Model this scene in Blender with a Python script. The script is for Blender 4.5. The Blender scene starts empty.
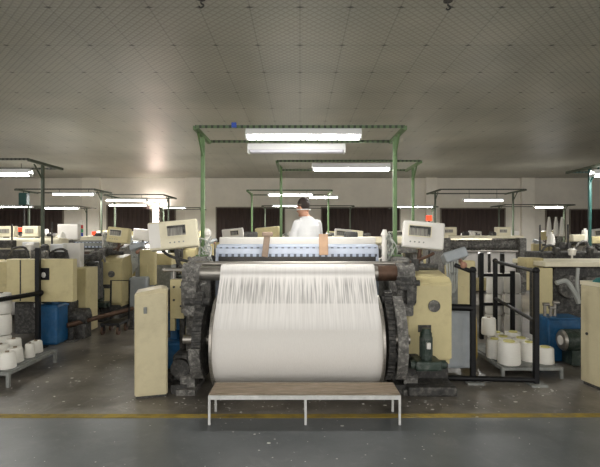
import bpy, bmesh, math, random
from mathutils import Vector, Matrix, Euler
random.seed(7)
S = bpy.context.scene
COL = S.collection
PI = math.pi
F, CX, HY, EYE = 450.0, 300.0, 235.0, 1.5      # focal length in pixels, horizon, eye height

def P(px, py, Y):                               # a point of the photograph at depth Y
    return Vector(((px - CX) / F * Y, Y, EYE - (py - HY) / F * Y))
def GY(py):                                     # depth of a floor point
    return F * EYE / (py - HY)

# ------------------------------------------------------------------ materials
def _new(name):
    m = bpy.data.materials.new(name); m.use_nodes = True
    nt = m.node_tree; nt.nodes.clear()
    out = nt.nodes.new('ShaderNodeOutputMaterial')
    b = nt.nodes.new('ShaderNodeBsdfPrincipled')
    nt.links.new(b.outputs[0], out.inputs[0])
    return m, nt, b, out
def srgb(r, g, b):
    f = lambda c: (c/255/12.92) if c/255 <= .04045 else ((c/255+.055)/1.055)**2.4
    return (f(r), f(g), f(b), 1)
def mat(name, rgb, rough=.6, metal=0, var=.18, scale=6, dust=0, dust_rgb=(190,188,182), dscale=14, bump=.05, spec=.5, stretch=(1,1,1)):
    m, nt, b, out = _new(name)
    N, L = nt.nodes.new, nt.links.new
    tc = N('ShaderNodeTexCoord'); mp = N('ShaderNodeMapping'); mp.inputs['Scale'].default_value = stretch
    L(tc.outputs['Object'], mp.inputs[0])
    n1 = N('ShaderNodeTexNoise'); n1.inputs['Scale'].default_value = scale; n1.inputs['Detail'].default_value = 6
    n1.inputs['Roughness'].default_value = .65
    L(mp.outputs[0], n1.inputs['Vector'])
    c = srgb(*rgb)
    r = N('ShaderNodeValToRGB')
    r.color_ramp.elements[0].position = .3; r.color_ramp.elements[1].position = .7
    r.color_ramp.elements[0].color = tuple(x*(1-var) for x in c[:3]) + (1,)
    r.color_ramp.elements[1].color = tuple(min(1, x*(1+var)) for x in c[:3]) + (1,)
    L(n1.outputs[0], r.inputs[0])
    col = r.outputs[0]
    if dust:
        n2 = N('ShaderNodeTexNoise'); n2.inputs['Scale'].default_value = dscale; n2.inputs['Detail'].default_value = 9
        n2.inputs['Roughness'].default_value = .7
        L(mp.outputs[0], n2.inputs['Vector'])
        r2 = N('ShaderNodeValToRGB'); r2.color_ramp.elements[0].position = .48; r2.color_ramp.elements[1].position = .78
        r2.color_ramp.elements[1].color = (dust, dust, dust, 1)
        L(n2.outputs[0], r2.inputs[0])
        mx = N('ShaderNodeMix'); mx.data_type = 'RGBA'
        L(r2.outputs[0], mx.inputs[0]); L(col, mx.inputs[6]); mx.inputs[7].default_value = srgb(*dust_rgb)
        col = mx.outputs[2]
    L(col, b.inputs['Base Color'])
    b.inputs['Roughness'].default_value = rough; b.inputs['Metallic'].default_value = metal
    b.inputs['Specular IOR Level'].default_value = spec
    if bump:
        bp = N('ShaderNodeBump'); bp.inputs['Strength'].default_value = bump*4; bp.inputs['Distance'].default_value = .01
        L(n1.outputs[0], bp.inputs['Height']); L(bp.outputs[0], b.inputs['Normal'])
    return m
def emit(name, rgb, strength):
    m, nt, b, out = _new(name)
    b.inputs['Base Color'].default_value = srgb(*rgb)
    b.inputs['Emission Color'].default_value = srgb(*rgb); b.inputs['Emission Strength'].default_value = strength
    return m

M = {}
M['cabinet'] = mat('scuffed pale cream paint', (206,195,160), .5, var=.08, scale=2, dust=.5, dust_rgb=(150,136,108), dscale=3.5, bump=.02)
M['cream'] = mat('cream paint', (208,195,147), .5, var=.12, scale=3, dust=.5, dust_rgb=(140,124,92), dscale=6, bump=.02)
M['cream_old'] = mat('worn cream paint', (198,184,136), .55, var=.14, scale=4, dust=.45, dust_rgb=(128,116,95), dscale=7, bump=.03)
M['panel'] = mat('pale cream plastic', (226,218,190), .5, var=.06, scale=5, dust=.2, dust_rgb=(170,160,140), bump=.02)
M['offwhite'] = mat('off white plastic', (226,222,214), .5, var=.06, scale=5, bump=.02)
M['iron'] = mat('dusty dark iron', (98,96,92), .8, .1, var=.5, scale=14, dust=1, dust_rgb=(186,182,174), dscale=24, bump=.12)
M['iron2'] = mat('oily black iron', (60,59,57), .65, .2, var=.5, scale=14, dust=.75, dust_rgb=(140,136,128), dscale=22, bump=.1)
M['grey'] = mat('grey machine paint', (128,130,126), .6, var=.2, scale=7, dust=.4, bump=.05)
M['zinc'] = mat('whitish zinc frame', (204,204,200), .5, var=.15, scale=12, dust=.3, dust_rgb=(120,116,110), bump=.02)
M['palegrey'] = mat('pale blue grey paint', (160,166,170), .6, var=.12, scale=5, dust=.3, bump=.03)
M['steel'] = mat('worn steel', (165,160,152), .35, .8, var=.2, scale=8, stretch=(.3,6,6), bump=.03)
M['rust'] = mat('rusty steel', (92,70,56), .55, .5, var=.35, scale=9, bump=.08)
M['black'] = mat('black paint', (13,13,15), .5, var=.3, scale=9, dust=.06, dust_rgb=(110,108,104), dscale=20, bump=.02, spec=.3)
M['yarn'] = mat('white yarn', (228,224,218), .9, var=.05, scale=30, stretch=(14,1,1), bump=.05, spec=.1)
M['cone'] = mat('wound white yarn', (238,235,226), .9, var=.04, scale=20, stretch=(1,1,8), bump=.05, spec=.1)
M['alu'] = mat('pale blue aluminium', (184,192,206), .4, .15, var=.08, scale=10, bump=.02)
M['white'] = mat('white enamel', (232,232,230), .5, var=.04, scale=4, bump=.01)
M['blue'] = mat('blue paint', (16,80,124), .5, var=.25, scale=6, dust=.35, dust_rgb=(100,130,150), dscale=10, bump=.04)
M['bluedeep'] = mat('deep blue plastic', (30,70,170), .4, var=.1)
M['green'] = mat('pale green post paint', (92,118,76), .5, var=.15, scale=8, bump=.03)
M['olive'] = mat('dull olive post paint', (74,82,66), .55, var=.2, scale=8, bump=.03)
M['teal'] = mat('teal post paint', (28,76,70), .5, var=.2, scale=8, bump=.03)
M['motor'] = mat('dark green motor paint', (48,62,54), .45, .1, var=.25, scale=10, dust=.3, bump=.05)
M['wood'] = mat('worn wood', (150,112,78), .7, var=.3, scale=5, stretch=(1,10,10), bump=.06)
M['board'] = mat('brown step board', (128,112,92), .75, var=.3, scale=4, stretch=(1,8,8), dust=.5, dust_rgb=(180,172,164), dscale=8, bump=.05)
M['hose'] = mat('pale grey hose', (176,178,172), .5, var=.12, bump=.02)
M['darkglass'] = mat('striped grey display', (128,124,114), .35, var=.6, scale=9, stretch=(6,1,.6), bump=0)
M['lid'] = mat('yellow cone lid', (216,208,128), .5, var=.15)
M['red'] = mat('red plastic', (196,52,40), .4, var=.1)
M['greenp'] = mat('green plastic', (20,150,96), .4, var=.1)
M['hair'] = mat('dark brown hair', (46,34,30), .7, var=.3, scale=60, stretch=(1,1,.2), bump=.2)
M['skin'] = mat('skin', (196,146,118), .55, var=.06, scale=8, bump=.01)
M['shirt'] = mat('white cotton shirt', (236,236,236), .85, var=.03, scale=8, bump=.08, spec=.1)
M['trousers'] = mat('dark trousers', (44,48,60), .85, var=.12, scale=12, bump=.05)
M['eye'] = mat('eye white', (225,220,215), .3, var=.02, bump=0)
M['curtain'] = mat('dark brown curtain', (58,46,42), .8, var=.35, scale=3, stretch=(9,9,.3), bump=.1)
M['wframe'] = mat('window frame paint', (120,112,100), .6, var=.1)
M['lint'] = mat('white lint', (215,212,205), .95, var=.06, bump=0)
M['yellow'] = mat('worn yellow floor paint', (150,128,46), .7, var=.35, scale=5, dust=1, dust_rgb=(96,92,84), dscale=9, bump=.03)
M['lamp'] = emit('fluorescent tube glow', (255,253,248), 40)
M['lampfar'] = emit('far tube glow', (255,253,248), 30)
M['tubeoff'] = mat('unlit tube glass', (214,212,220), .2, var=.02, bump=0)
M['redlamp'] = emit('red signal glow', (255,70,36), 1.3)
M['daylight'] = emit('daylight through the narrow window', (255,226,214), 30)

# wall
def wall_mat(name, rgb):
    return mat(name, rgb, .85, var=.07, scale=.9, dust=.12, dust_rgb=(120,112,104), dscale=2, bump=.03, spec=.2)
M['wall'] = wall_mat('pale plaster', (222,217,206))
M['wall2'] = wall_mat('paler plaster', (230,225,214))

def floor_mat():
    m, nt, b, out = _new('concrete floor')
    N, L = nt.nodes.new, nt.links.new
    tc = N('ShaderNodeTexCoord')
    sep = N('ShaderNodeSeparateXYZ'); L(tc.outputs['Object'], sep.inputs[0])
    n1 = N('ShaderNodeTexNoise'); n1.inputs['Scale'].default_value = 1.7; n1.inputs['Detail'].default_value = 8; n1.inputs['Roughness'].default_value = .7
    L(tc.outputs['Object'], n1.inputs['Vector'])
    ra = N('ShaderNodeValToRGB'); ra.color_ramp.elements[0].position = .3; ra.color_ramp.elements[1].position = .72
    ra.color_ramp.elements[0].color = srgb(84,88,90); ra.color_ramp.elements[1].color = srgb(112,115,116)
    L(n1.outputs[0], ra.inputs[0])
    rb = N('ShaderNodeValToRGB'); rb.color_ramp.elements[0].position = .34; rb.color_ramp.elements[1].position = .7
    rb.color_ramp.elements[0].color = srgb(74,70,64); rb.color_ramp.elements[1].color = srgb(142,135,124)
    L(n1.outputs[0], rb.inputs[0])
    st = N('ShaderNodeMath'); st.operation = 'GREATER_THAN'; st.inputs[1].default_value = 3.70
    L(sep.outputs['Y'], st.inputs[0])
    mx = N('ShaderNodeMix'); mx.data_type = 'RGBA'
    L(st.outputs[0], mx.inputs[0]); L(ra.outputs[0], mx.inputs[6]); L(rb.outputs[0], mx.inputs[7])
    n2 = N('ShaderNodeTexNoise'); n2.inputs['Scale'].default_value = 16; n2.inputs['Detail'].default_value = 10; n2.inputs['Roughness'].default_value = .75
    L(tc.outputs['Object'], n2.inputs['Vector'])
    rd = N('ShaderNodeValToRGB'); rd.color_ramp.elements[0].position = .60; rd.color_ramp.elements[1].position = .8
    rd.color_ramp.elements[1].color = (.5,.5,.5,1)
    L(n2.outputs[0], rd.inputs[0])
    mx2 = N('ShaderNodeMix'); mx2.data_type = 'RGBA'
    L(rd.outputs[0], mx2.inputs[0]); L(mx.outputs[2], mx2.inputs[6]); mx2.inputs[7].default_value = srgb(186,184,178)
    n3 = N('ShaderNodeTexNoise'); n3.inputs['Scale'].default_value = 4.5; n3.inputs['Detail'].default_value = 7; n3.inputs['Roughness'].default_value = .72; n3.inputs['Distortion'].default_value = .8
    L(tc.outputs['Object'], n3.inputs['Vector'])
    rs = N('ShaderNodeValToRGB'); rs.color_ramp.elements[0].position = .54; rs.color_ramp.elements[1].position = .74; rs.color_ramp.elements[1].color = (.55,.55,.55,1)
    L(n3.outputs[0], rs.inputs[0])
    mk = N('ShaderNodeMath'); mk.operation = 'MULTIPLY'; mm = N('ShaderNodeMapRange'); mm.inputs[3].default_value = .3; mm.inputs[4].default_value = 1
    L(st.outputs[0], mm.inputs[0]); L(mm.outputs[0], mk.inputs[1]); L(rs.outputs[0], mk.inputs[0])
    mx3 = N('ShaderNodeMix'); mx3.data_type = 'RGBA'
    L(mk.outputs[0], mx3.inputs[0]); L(mx2.outputs[2], mx3.inputs[6]); mx3.inputs[7].default_value = srgb(168,164,158)
    L(mx3.outputs[2], b.inputs['Base Color'])
    rr = N('ShaderNodeMapRange'); rr.inputs[3].default_value = .22; rr.inputs[4].default_value = .5
    L(n1.outputs[0], rr.inputs[0]); L(rr.outputs[0], b.inputs['Roughness'])
    bp = N('ShaderNodeBump'); bp.inputs['Strength'].default_value = .12; bp.inputs['Distance'].default_value = .01
    L(n2.outputs[0], bp.inputs['Height']); L(bp.outputs[0], b.inputs['Normal'])
    return m
M['floor'] = floor_mat()

def ceiling_mat():
    m, nt, b, out = _new('quilted foil ceiling panels')
    N, L = nt.nodes.new, nt.links.new
    def mth(op, a, bb=None, c=None):
        n = N('ShaderNodeMath'); n.operation = op
        for i, v in enumerate((a, bb, c)):
            if v is None: continue
            if isinstance(v, (int, float)): n.inputs[i].default_value = v
            else: L(v, n.inputs[i])
        return n.outputs[0]
    tc = N('ShaderNodeTexCoord'); sep = N('ShaderNodeSeparateXYZ'); L(tc.outputs['Object'], sep.inputs[0])
    X, Y = sep.outputs['X'], sep.outputs['Y']
    def dist(v, period):                        # distance to the nearest multiple
        return mth('MULTIPLY', mth('ABSOLUTE', mth('SUBTRACT', mth('FRACT', mth('ADD', mth('DIVIDE', v, period), .5)), .5)), period)
    u, w = mth('ADD', X, Y), mth('SUBTRACT', X, Y)
    dq = mth('MINIMUM', dist(u, .11), dist(w, .11))
    quilt = N('ShaderNodeMapRange'); quilt.inputs[1].default_value = 0; quilt.inputs[2].default_value = .022
    L(dq, quilt.inputs[0])
    dx, dy = dist(X, .56), dist(Y, 1.0)
    ds = mth('MINIMUM', dx, dy)
    seam = N('ShaderNodeMapRange'); seam.inputs[1].default_value = .004; seam.inputs[2].default_value = .012
    L(ds, seam.inputs[0])
    clip = mth('ADD', mth('MULTIPLY', dx, 1.0), mth('MULTIPLY', dy, 2.0))
    cl = N('ShaderNodeMapRange'); cl.inputs[1].default_value = .035; cl.inputs[2].default_value = .06
    L(clip, cl.inputs[0])
    n1 = N('ShaderNodeTexNoise'); n1.inputs['Scale'].default_value = .8; n1.inputs['Detail'].default_value = 5
    L(tc.outputs['Object'], n1.inputs['Vector'])
    r = N('ShaderNodeValToRGB'); r.color_ramp.elements[0].position = .3; r.color_ramp.elements[1].position = .7
    r.color_ramp.elements[0].color = srgb(160,159,147); r.color_ramp.elements[1].color = srgb(180,178,164)
    L(n1.outputs[0], r.inputs[0])
    k = mth('MULTIPLY', mth('ADD', mth('MULTIPLY', quilt.outputs[0], .28), .72), mth('ADD', mth('MULTIPLY', seam.outputs[0], .22), .78))
    k = mth('MULTIPLY', k, mth('ADD', mth('MULTIPLY', cl.outputs[0], .75), .25))
    mx = N('ShaderNodeMix'); mx.data_type = 'RGBA'; mx.blend_type = 'MULTIPLY'; mx.inputs[0].default_value = 1
    L(r.outputs[0], mx.inputs[6]); L(k, mx.inputs[7])
    L(mx.outputs[2], b.inputs['Base Color'])
    b.inputs['Roughness'].default_value = .38
    b.inputs['Specular IOR Level'].default_value = .3
    h = mth('ADD', quilt.outputs[0], mth('MULTIPLY', n1.outputs[0], 4))
    bp = N('ShaderNodeBump'); bp.inputs['Strength'].default_value = .25; bp.inputs['Distance'].default_value = .01
    L(h, bp.inputs['Height']); L(bp.outputs[0], b.inputs['Normal'])
    return m
M['ceiling'] = ceiling_mat()

def thread_mat():                               # warp threads: close white yarns with gaps where they fan out below the roller
    m, nt, b, out = _new('warp threads')
    N, L = nt.nodes.new, nt.links.new
    tc = N('ShaderNodeTexCoord'); mp = N('ShaderNodeMapping'); mp.inputs['Scale'].default_value = (70, 1.2, 3.2)
    L(tc.outputs['Object'], mp.inputs[0])
    sep = N('ShaderNodeSeparateXYZ'); L(tc.outputs['Object'], sep.inputs[0])
    n = N('ShaderNodeTexNoise'); n.inputs['Scale'].default_value = 1; n.inputs['Detail'].default_value = 3
    L(mp.outputs[0], n.inputs['Vector'])
    band = N('ShaderNodeValToRGB')              # how open the sheet is, by height
    e = band.color_ramp.elements
    e[0].position = .50; e[0].color = (0,0,0,1)
    e[1].position = 1.0; e[1].color = (0,0,0,1)
    for p, v in ((.74,.03),(.875,.10),(.90,.72),(1.00,.62),(.0,0)): pass
    for p, v in ((.62,.04),(.745,.08),(.755,.40),(.88,.50),(.93,.25),(.95,0)):
        q = e.new(p); q.color = (v,v,v,1)
    zz = N('ShaderNodeMath'); zz.operation = 'MULTIPLY'; zz.inputs[1].default_value = 1/1.16
    L(sep.outputs['Z'], zz.inputs[0]); L(zz.outputs[0], band.inputs[0])
    th = N('ShaderNodeMapRange'); th.inputs[1].default_value = .60; th.inputs[2].default_value = .40
    th.inputs[3].default_value = 0; th.inputs[4].default_value = 1
    L(n.outputs[0], th.inputs[0])
    mu = N('ShaderNodeMath'); mu.operation = 'MULTIPLY'; L(th.outputs[0], mu.inputs[0]); L(band.outputs[0], mu.inputs[1])
    iv = N('ShaderNodeMath'); iv.operation = 'SUBTRACT'; iv.inputs[0].default_value = 1; L(mu.outputs[0], iv.inputs[1])
    L(iv.outputs[0], b.inputs['Alpha'])
    r = N('ShaderNodeValToRGB'); r.color_ramp.elements[0].color = srgb(214,210,205); r.color_ramp.elements[1].color = srgb(236,233,229)
    L(n.outputs[0], r.inputs[0]); L(r.outputs[0], b.inputs['Base Color'])
    b.inputs['Roughness'].default_value = .9; b.inputs['Specular IOR Level'].default_value = .1
    return m
M['threads'] = thread_mat()
def slot_mat(name, rgb, axis=0, period=.06):    # slotted angle steel: dark punched holes along its length
    m, nt, b, out = _new(name)
    N, L = nt.nodes.new, nt.links.new
    tc = N('ShaderNodeTexCoord'); sep = N('ShaderNodeSeparateXYZ'); L(tc.outputs['Object'], sep.inputs[0])
    d = N('ShaderNodeMath'); d.operation = 'DIVIDE'; d.inputs[1].default_value = period; L(sep.outputs[axis], d.inputs[0])
    fr = N('ShaderNodeMath'); fr.operation = 'FRACT'; L(d.outputs[0], fr.inputs[0])
    r = N('ShaderNodeValToRGB'); r.color_ramp.interpolation = 'CONSTANT'
    r.color_ramp.elements[0].color = tuple(x*.25 for x in srgb(*rgb)[:3]) + (1,); r.color_ramp.elements[1].position = .42
    r.color_ramp.elements[1].color = srgb(*rgb)
    L(fr.outputs[0], r.inputs[0]); L(r.outputs[0], b.inputs['Base Color']); b.inputs['Roughness'].default_value = .55
    return m
M['green_slot'] = slot_mat('slotted green angle', (86,106,72)); M['olive_slot'] = slot_mat('slotted olive angle', (84,86,76))
M['teal_slot'] = slot_mat('slotted teal angle', (58,84,78))
M['heddles'] = slot_mat('heddle wires', (84,82,78), 0, .012)
M['altclip'] = slot_mat('dark clip row', (168,178,196), 0, .07)

# ------------------------------------------------------------------ mesh helpers
class MB:
    def __init__(s): s.bm = bmesh.new()
    def _xf(s, vs, mtx): bmesh.ops.transform(s.bm, matrix=mtx, verts=vs)
    def box(s, a, b, rot=None, bev=0):          # two opposite corners; rot about the centre
        a, b = Vector(a), Vector(b); c = (a+b)/2; d = b-a
        r = bmesh.ops.create_cube(s.bm, size=1)
        vs = r['verts']
        s._xf(vs, Matrix.Diagonal((abs(d.x), abs(d.y), abs(d.z), 1)))
        if bev:
            es = list({e for v in vs for e in v.link_edges})
            rr = bmesh.ops.bevel(s.bm, geom=es, offset=min(bev, .45*min(abs(d.x),abs(d.y),abs(d.z))), segments=2, affect='EDGES', profile=.5)
            vs = list({v for f in rr['faces'] for v in f.verts} | {v for v in vs if v.is_valid})
        mt = Matrix.Translation(c)
        if rot is not None: mt = mt @ Euler(rot).to_matrix().to_4x4()
        s._xf(vs, mt); return s
    def cyl(s, p, q, r, r2=None, seg=20, caps=True):
        p, q = Vector(p), Vector(q); d = q-p
        rr = bmesh.ops.create_cone(s.bm, cap_ends=caps, segments=seg, radius1=r, radius2=r if r2 is None else r2, depth=d.length)
        s._xf(rr['verts'], Matrix.Translation((p+q)/2) @ d.to_track_quat('Z','Y').to_matrix().to_4x4()); return s
    def ball(s, c, r, sc=(1,1,1), seg=16):
        rr = bmesh.ops.create_uvsphere(s.bm, u_segments=seg, v_segments=max(6, seg//2), radius=r)
        s._xf(rr['verts'], Matrix.Translation(c) @ Matrix.Diagonal((*sc,1))); return s
    def tube(s, pts, r, seg=8, smooth=True):
        pts = [Vector(p) for p in pts]
        if smooth and len(pts) > 2:
            o = []
            for i in range(len(pts)-1):
                p0, p1, p2, p3 = pts[max(i-1,0)], pts[i], pts[i+1], pts[min(i+2,len(pts)-1)]
                for k in range(5):
                    t = k/5; o.append(.5*((2*p1)+(p2-p0)*t+(2*p0-5*p1+4*p2-p3)*t*t+(3*p1-p0-3*p2+p3)*t**3))
            pts = o + [pts[-1]]
        rings = []; rs = r if isinstance(r, (list, tuple)) else None
        for i, p in enumerate(pts):
            d = (pts[min(i+1,len(pts)-1)] - pts[max(i-1,0)]).normalized()
            m = d.to_track_quat('Z','Y').to_matrix()
            rad = r if rs is None else rs[0] + (rs[-1]-rs[0])*i/(len(pts)-1)
            rings.append([s.bm.verts.new(p + m @ Vector((math.cos(2*PI*k/seg)*rad, math.sin(2*PI*k/seg)*rad, 0))) for k in range(seg)])
        for a, b in zip(rings, rings[1:]):
            for k in range(seg): s.bm.faces.new((a[k], a[(k+1)%seg], b[(k+1)%seg], b[k]))
        s.bm.faces.new(rings[0][::-1]); s.bm.faces.new(rings[-1]); return s
    def loft(s, rings):                         # rings: list of (centre, rx, ry, matrix|None)
        R = []; seg = 18
        for c, rx, ry, m in rings:
            m = m or Matrix.Identity(3)
            R.append([s.bm.verts.new(Vector(c) + m @ Vector((math.cos(2*PI*k/seg)*rx, math.sin(2*PI*k/seg)*ry, 0))) for k in range(seg)])
        for a, b in zip(R, R[1:]):
            for k in range(seg): s.bm.faces.new((a[k], a[(k+1)%seg], b[(k+1)%seg], b[k]))
        s.bm.faces.new(R[0][::-1]); s.bm.faces.new(R[-1]); return s
    def prism(s, poly, axis, a, b):             # polygon in the plane across axis ('x': (y,z), 'y': (x,z), 'z': (x,y)), swept from a to b
        f = {'x': lambda u,v,t: (t,u,v), 'y': lambda u,v,t: (u,t,v), 'z': lambda u,v,t: (u,v,t)}[axis]
        A = [s.bm.verts.new(f(u,v,a)) for u,v in poly]; B = [s.bm.verts.new(f(u,v,b)) for u,v in poly]
        n = len(poly)
        s.bm.faces.new(A[::-1]); s.bm.faces.new(B)
        for i in range(n): s.bm.faces.new((A[i], A[(i+1)%n], B[(i+1)%n], B[i]))
        return s
    def strip(s, prof, x0, x1, nx=1):           # profile in (y,z) swept along x, open sheet
        prev = None
        for y, z in prof:
            cur = [s.bm.verts.new((x0+(x1-x0)*k/nx, y, z)) for k in range(nx+1)]
            if prev:
                for k in range(nx): s.bm.faces.new((prev[k], prev[k+1], cur[k+1], cur[k]))
            prev = cur
        return s
    def gear(s, c, r, x0, x1, teeth=40, d=.014):
        y0, z0 = c; poly = []
        for k in range(teeth):
            for f, rr in ((0,r),(.3,r),(.45,r-d),(.85,r-d)):
                a = 2*PI*(k+f)/teeth; poly.append((y0+rr*math.cos(a), z0+rr*math.sin(a)))
        return s.prism(poly, 'x', x0, x1)
    def build(s, name, m, parent=None, smooth=False, angle=35):
        bm = s.bm
        bmesh.ops.recalc_face_normals(bm, faces=bm.faces)
        if parent is not None:
            w = world_of(parent)
            bmesh.ops.transform(bm, matrix=w.inverted(), verts=bm.verts)
        me = bpy.data.meshes.new(name); bm.to_mesh(me); bm.free()
        me.materials.append(m)
        if smooth: me.shade_smooth() if angle > 170 else me.shade_smooth()
        o = bpy.data.objects.new(name, me); COL.objects.link(o)
        if smooth and angle < 170:
            me.set_sharp_from_angle(angle=math.radians(angle))
        if parent is not None: o.parent = parent
        return o
def world_of(o):
    m = o.matrix_basis.copy()
    while o.parent: o = o.parent; m = o.matrix_basis @ m
    return m
def tag(o, label, cat, group=None, kind=None):
    if label: o['label'] = label
    if cat: o['category'] = cat
    if group: o['group'] = group
    if kind: o['kind'] = kind
    return o
def thing(name, loc, label, cat, group=None, rz=0):
    o = bpy.data.objects.new(name, None); o.location = loc; o.rotation_euler = (0,0,rz); COL.objects.link(o)
    o.empty_display_size = .1
    return tag(o, label, cat, group)
def struct(o, label=None):
    o['kind'] = 'structure'
    if label: o['label'] = label
    return o
def dup(src, loc, rz, label, group=None):
    r = src.copy(); COL.objects.link(r); r.location = loc; r.rotation_euler = (0,0,rz); r['label'] = label
    if group: r['group'] = group
    def kids(a, b):
        for ch in list(a.children):
            c = ch.copy(); COL.objects.link(c); c.parent = b
            kids(ch, c)
    kids(src, r)
    return r
def refinish(r, table):                        # other paint on some parts of a copy
    for c in r.children:
        m = table.get(c.name.split('.')[0])
        if m: c.material_slots[0].link = 'OBJECT'; c.material_slots[0].material = m

# ------------------------------------------------------------------ the room
CEIL, BACK = 4.03, 20.0
struct(MB().box((-15,-4,-.2), (15,BACK+.2,0)).build('floor', M['floor']), 'grey concrete floor with dust and lint')
struct(MB().box((-15,-4,CEIL), (15,BACK+.2,CEIL+.2)).build('ceiling', M['ceiling']), 'quilted grey ceiling panels')
struct(MB().box((-15,BACK,0), (15,BACK+.2,CEIL)).build('wall_back', M['wall']), 'pale plaster wall at the end of the hall')
struct(MB().box((-15.2,-4,0), (-15,BACK+.2,CEIL)).build('wall_left', M['wall']), 'pale plaster side wall')
struct(MB().box((15,-4,0), (15.2,BACK+.2,CEIL)).build('wall_right', M['wall']), 'pale plaster side wall')
bm = MB().prism([(-15,3.70),(-15,3.78),(0,3.765),(15,3.86),(15,3.78),(0,3.685)], 'z', 0.0005, .003)
struct(bm.build('trim_1', M['yellow']), 'worn yellow line painted on the floor')
def pilaster(n, px0, px1):
    struct(MB().box((P(px0,0,BACK).x, BACK-.18, 0), (P(px1,0,BACK).x, BACK, CEIL)).build('trim_%d' % n, M['wall2']), 'pale plaster pilaster on the end wall')
pilaster(2, 84, 101); pilaster(3, 186, 203); pilaster(4, 425, 436); pilaster(5, 520, 533)
def window(n, px0, px1, py0, py1, m, mull=2, label='dark curtained window'):
    Y = BACK
    a, b = P(px0, py1, Y), P(px1, py0, Y)
    f = MB(); t = .05
    f.box((a.x-t, Y-.06, a.z-t), (b.x+t, Y, a.z)); f.box((a.x-t, Y-.06, b.z), (b.x+t, Y, b.z+t))
    f.box((a.x-t, Y-.06, a.z), (a.x, Y, b.z)); f.box((b.x, Y-.06, a.z), (b.x+t, Y, b.z))
    w = struct(f.build('window_%d' % n, M['wframe']), label)
    c = MB(); k = max(8, int((b.x-a.x)/.06))
    pts = [(a.x+(b.x-a.x)*i/k, Y-.025+.014*math.sin(i*1.9)) for i in range(k+1)]
    for (x0,y0),(x1,y1) in zip(pts, pts[1:]):
        v = [c.bm.verts.new(q) for q in ((x0,y0,a.z),(x1,y1,a.z),(x1,y1,b.z),(x0,y0,b.z))]; c.bm.faces.new(v)
    c.build('curtain' if m is M['curtain'] else 'pane', m, w)
    return w
window(1, -60, 63, 208, 246, M['curtain']); window(2, 108, 150, 206, 246, M['curtain'])
window(3, 153, 159, 204, 222, M['daylight'], label='narrow bright window in the end wall')
window(4, 162, 175, 209, 246, M['curtain']); window(5, 217, 284, 208, 246, M['curtain'])
window(6, 322, 399, 208, 246, M['curtain']); window(7, 441, 504, 209, 246, M['curtain'])
window(8, 546, 564, 210, 246, M['curtain']); window(9, 570, 660, 210, 246, M['curtain'])

# ------------------------------------------------------------------ the loom that fills the middle
loom = thing('power_loom', (0,4.9,0), 'large power loom with wide white warp beam facing the step bench', 'loom', 'power looms in the hall')
XL, XR = -.775, .728
# warp beam
by, bz, br = 4.35, .49, .40
beam = MB().cyl((XL,by,bz), (XR,by,bz), br, seg=72).build('warp_beam', M['yarn'], loom, True)
for x0, x1 in ((XL-.022,XL), (XR,XR+.022)):
    MB().cyl((x0,by,bz), (x1,by,bz), br+.035, seg=64).cyl((x0-.02,by,bz), (x1+.02,by,bz), .12, seg=32).build('flange', M['steel'], beam, True)
MB().cyl((XL-.35,by,bz), (XR+.33,by,bz), .045).build('beam_shaft', M['steel'], loom, True)
# roller and warp
ry, rz_, rr_ = 4.43, 1.125, .085
MB().cyl((-1.04,ry,rz_), (1.0,ry,rz_), rr_-.012, seg=40).cyl((.93,ry,rz_),(1.08,ry,rz_),.05).cyl((-1.1,ry,rz_),(-1.0,ry,rz_),.05).build('back_roller', M['steel'], loom, True)
MB().cyl((.76,ry,rz_), (1.01,ry,rz_), rr_-.008, seg=40).build('rusty_sleeve', M['rust'], loom, True)
MB().cyl((-1.12,4.5,1.215), (1.02,4.5,1.215), .022).build('tension_bar', M['steel'], loom, True)
best = None
for i in range(0, 900):
    a = PI + (i/900-.5)*PI                      # tangent point on the beam
    ty, tz = by+(br+.006)*math.cos(a), bz+(br+.006)*math.sin(a)
    dy, dz = (ry-rr_)-ty, rz_-tz
    v = abs(dy*math.cos(a)+dz*math.sin(a))
    if tz > bz-.1 and dz > 0 and (best is None or v < best[0]): best = (v, a, ty, tz)
_, ta, ty, tz = best
prof = [(5.25,1.20),(4.9,1.205)] + [(ry+rr_*math.cos(a), rz_+rr_*math.sin(a)) for a in [PI/2+PI/2*k/8 for k in range(9)]]
prof += [(prof[-1][0]+(ty-prof[-1][0])*k/12, prof[-1][1]+(tz-prof[-1][1])*k/12) for k in range(1,13)]
prof += [(by+(br+.006)*math.cos(a), bz+(br+.006)*math.sin(a)) for a in [ta+(.25)*k/6 for k in range(1,7)]]
o = MB().strip(prof, XL+.006, XR-.006, 4).build('warp_sheet', M['threads'], loom, True, 179)
# side frames
def side(sx, xo, xi):
    w = MB()
    out = [(4.28,0),(4.62,0),(4.68,.25),(5.1,.42),(5.4,.3),(5.5,0),(5.85,0),(5.85,.95),(5.7,1.0),(5.55,1.2),(5.1,1.28),(4.62,1.26),(4.56,1.16),(4.3,1.04),(4.33,.85),(4.5,.75),(4.5,.28),(4.28,.14)]
    w.prism(out, 'x', xo, xi)
    w.box((xo-.02,4.2,0),(xi+.02,4.66,.05)); w.box((xo-.02,5.4,0),(xi+.02,5.9,.05))
    w.box((xo-.015,4.45,.9),(xi+.015,4.75,1.0), bev=.01); w.box((xo-.015,4.55,.45),(xi+.015,4.7,.6), bev=.01)
    w.build('side_frame', M['iron'], loom)
side(-1, -1.14, -1.0); side(1, .99, 1.12)
def gearset(x0, x1, r, sgn):
    g = MB().gear((4.42,.50), r, x0, x1, 46).cyl((x0-.02,4.42,.5),(x1+.02,4.42,.5),.09)
    for k in range(6):
        a = k*PI/3; g.cyl((x0-.006,4.42+.2*math.cos(a),.5+.2*math.sin(a)),(x1+.006,4.42+.2*math.cos(a),.5+.2*math.sin(a)),.04)
    g.build('gear_wheel', M['iron2'], loom)
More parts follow.
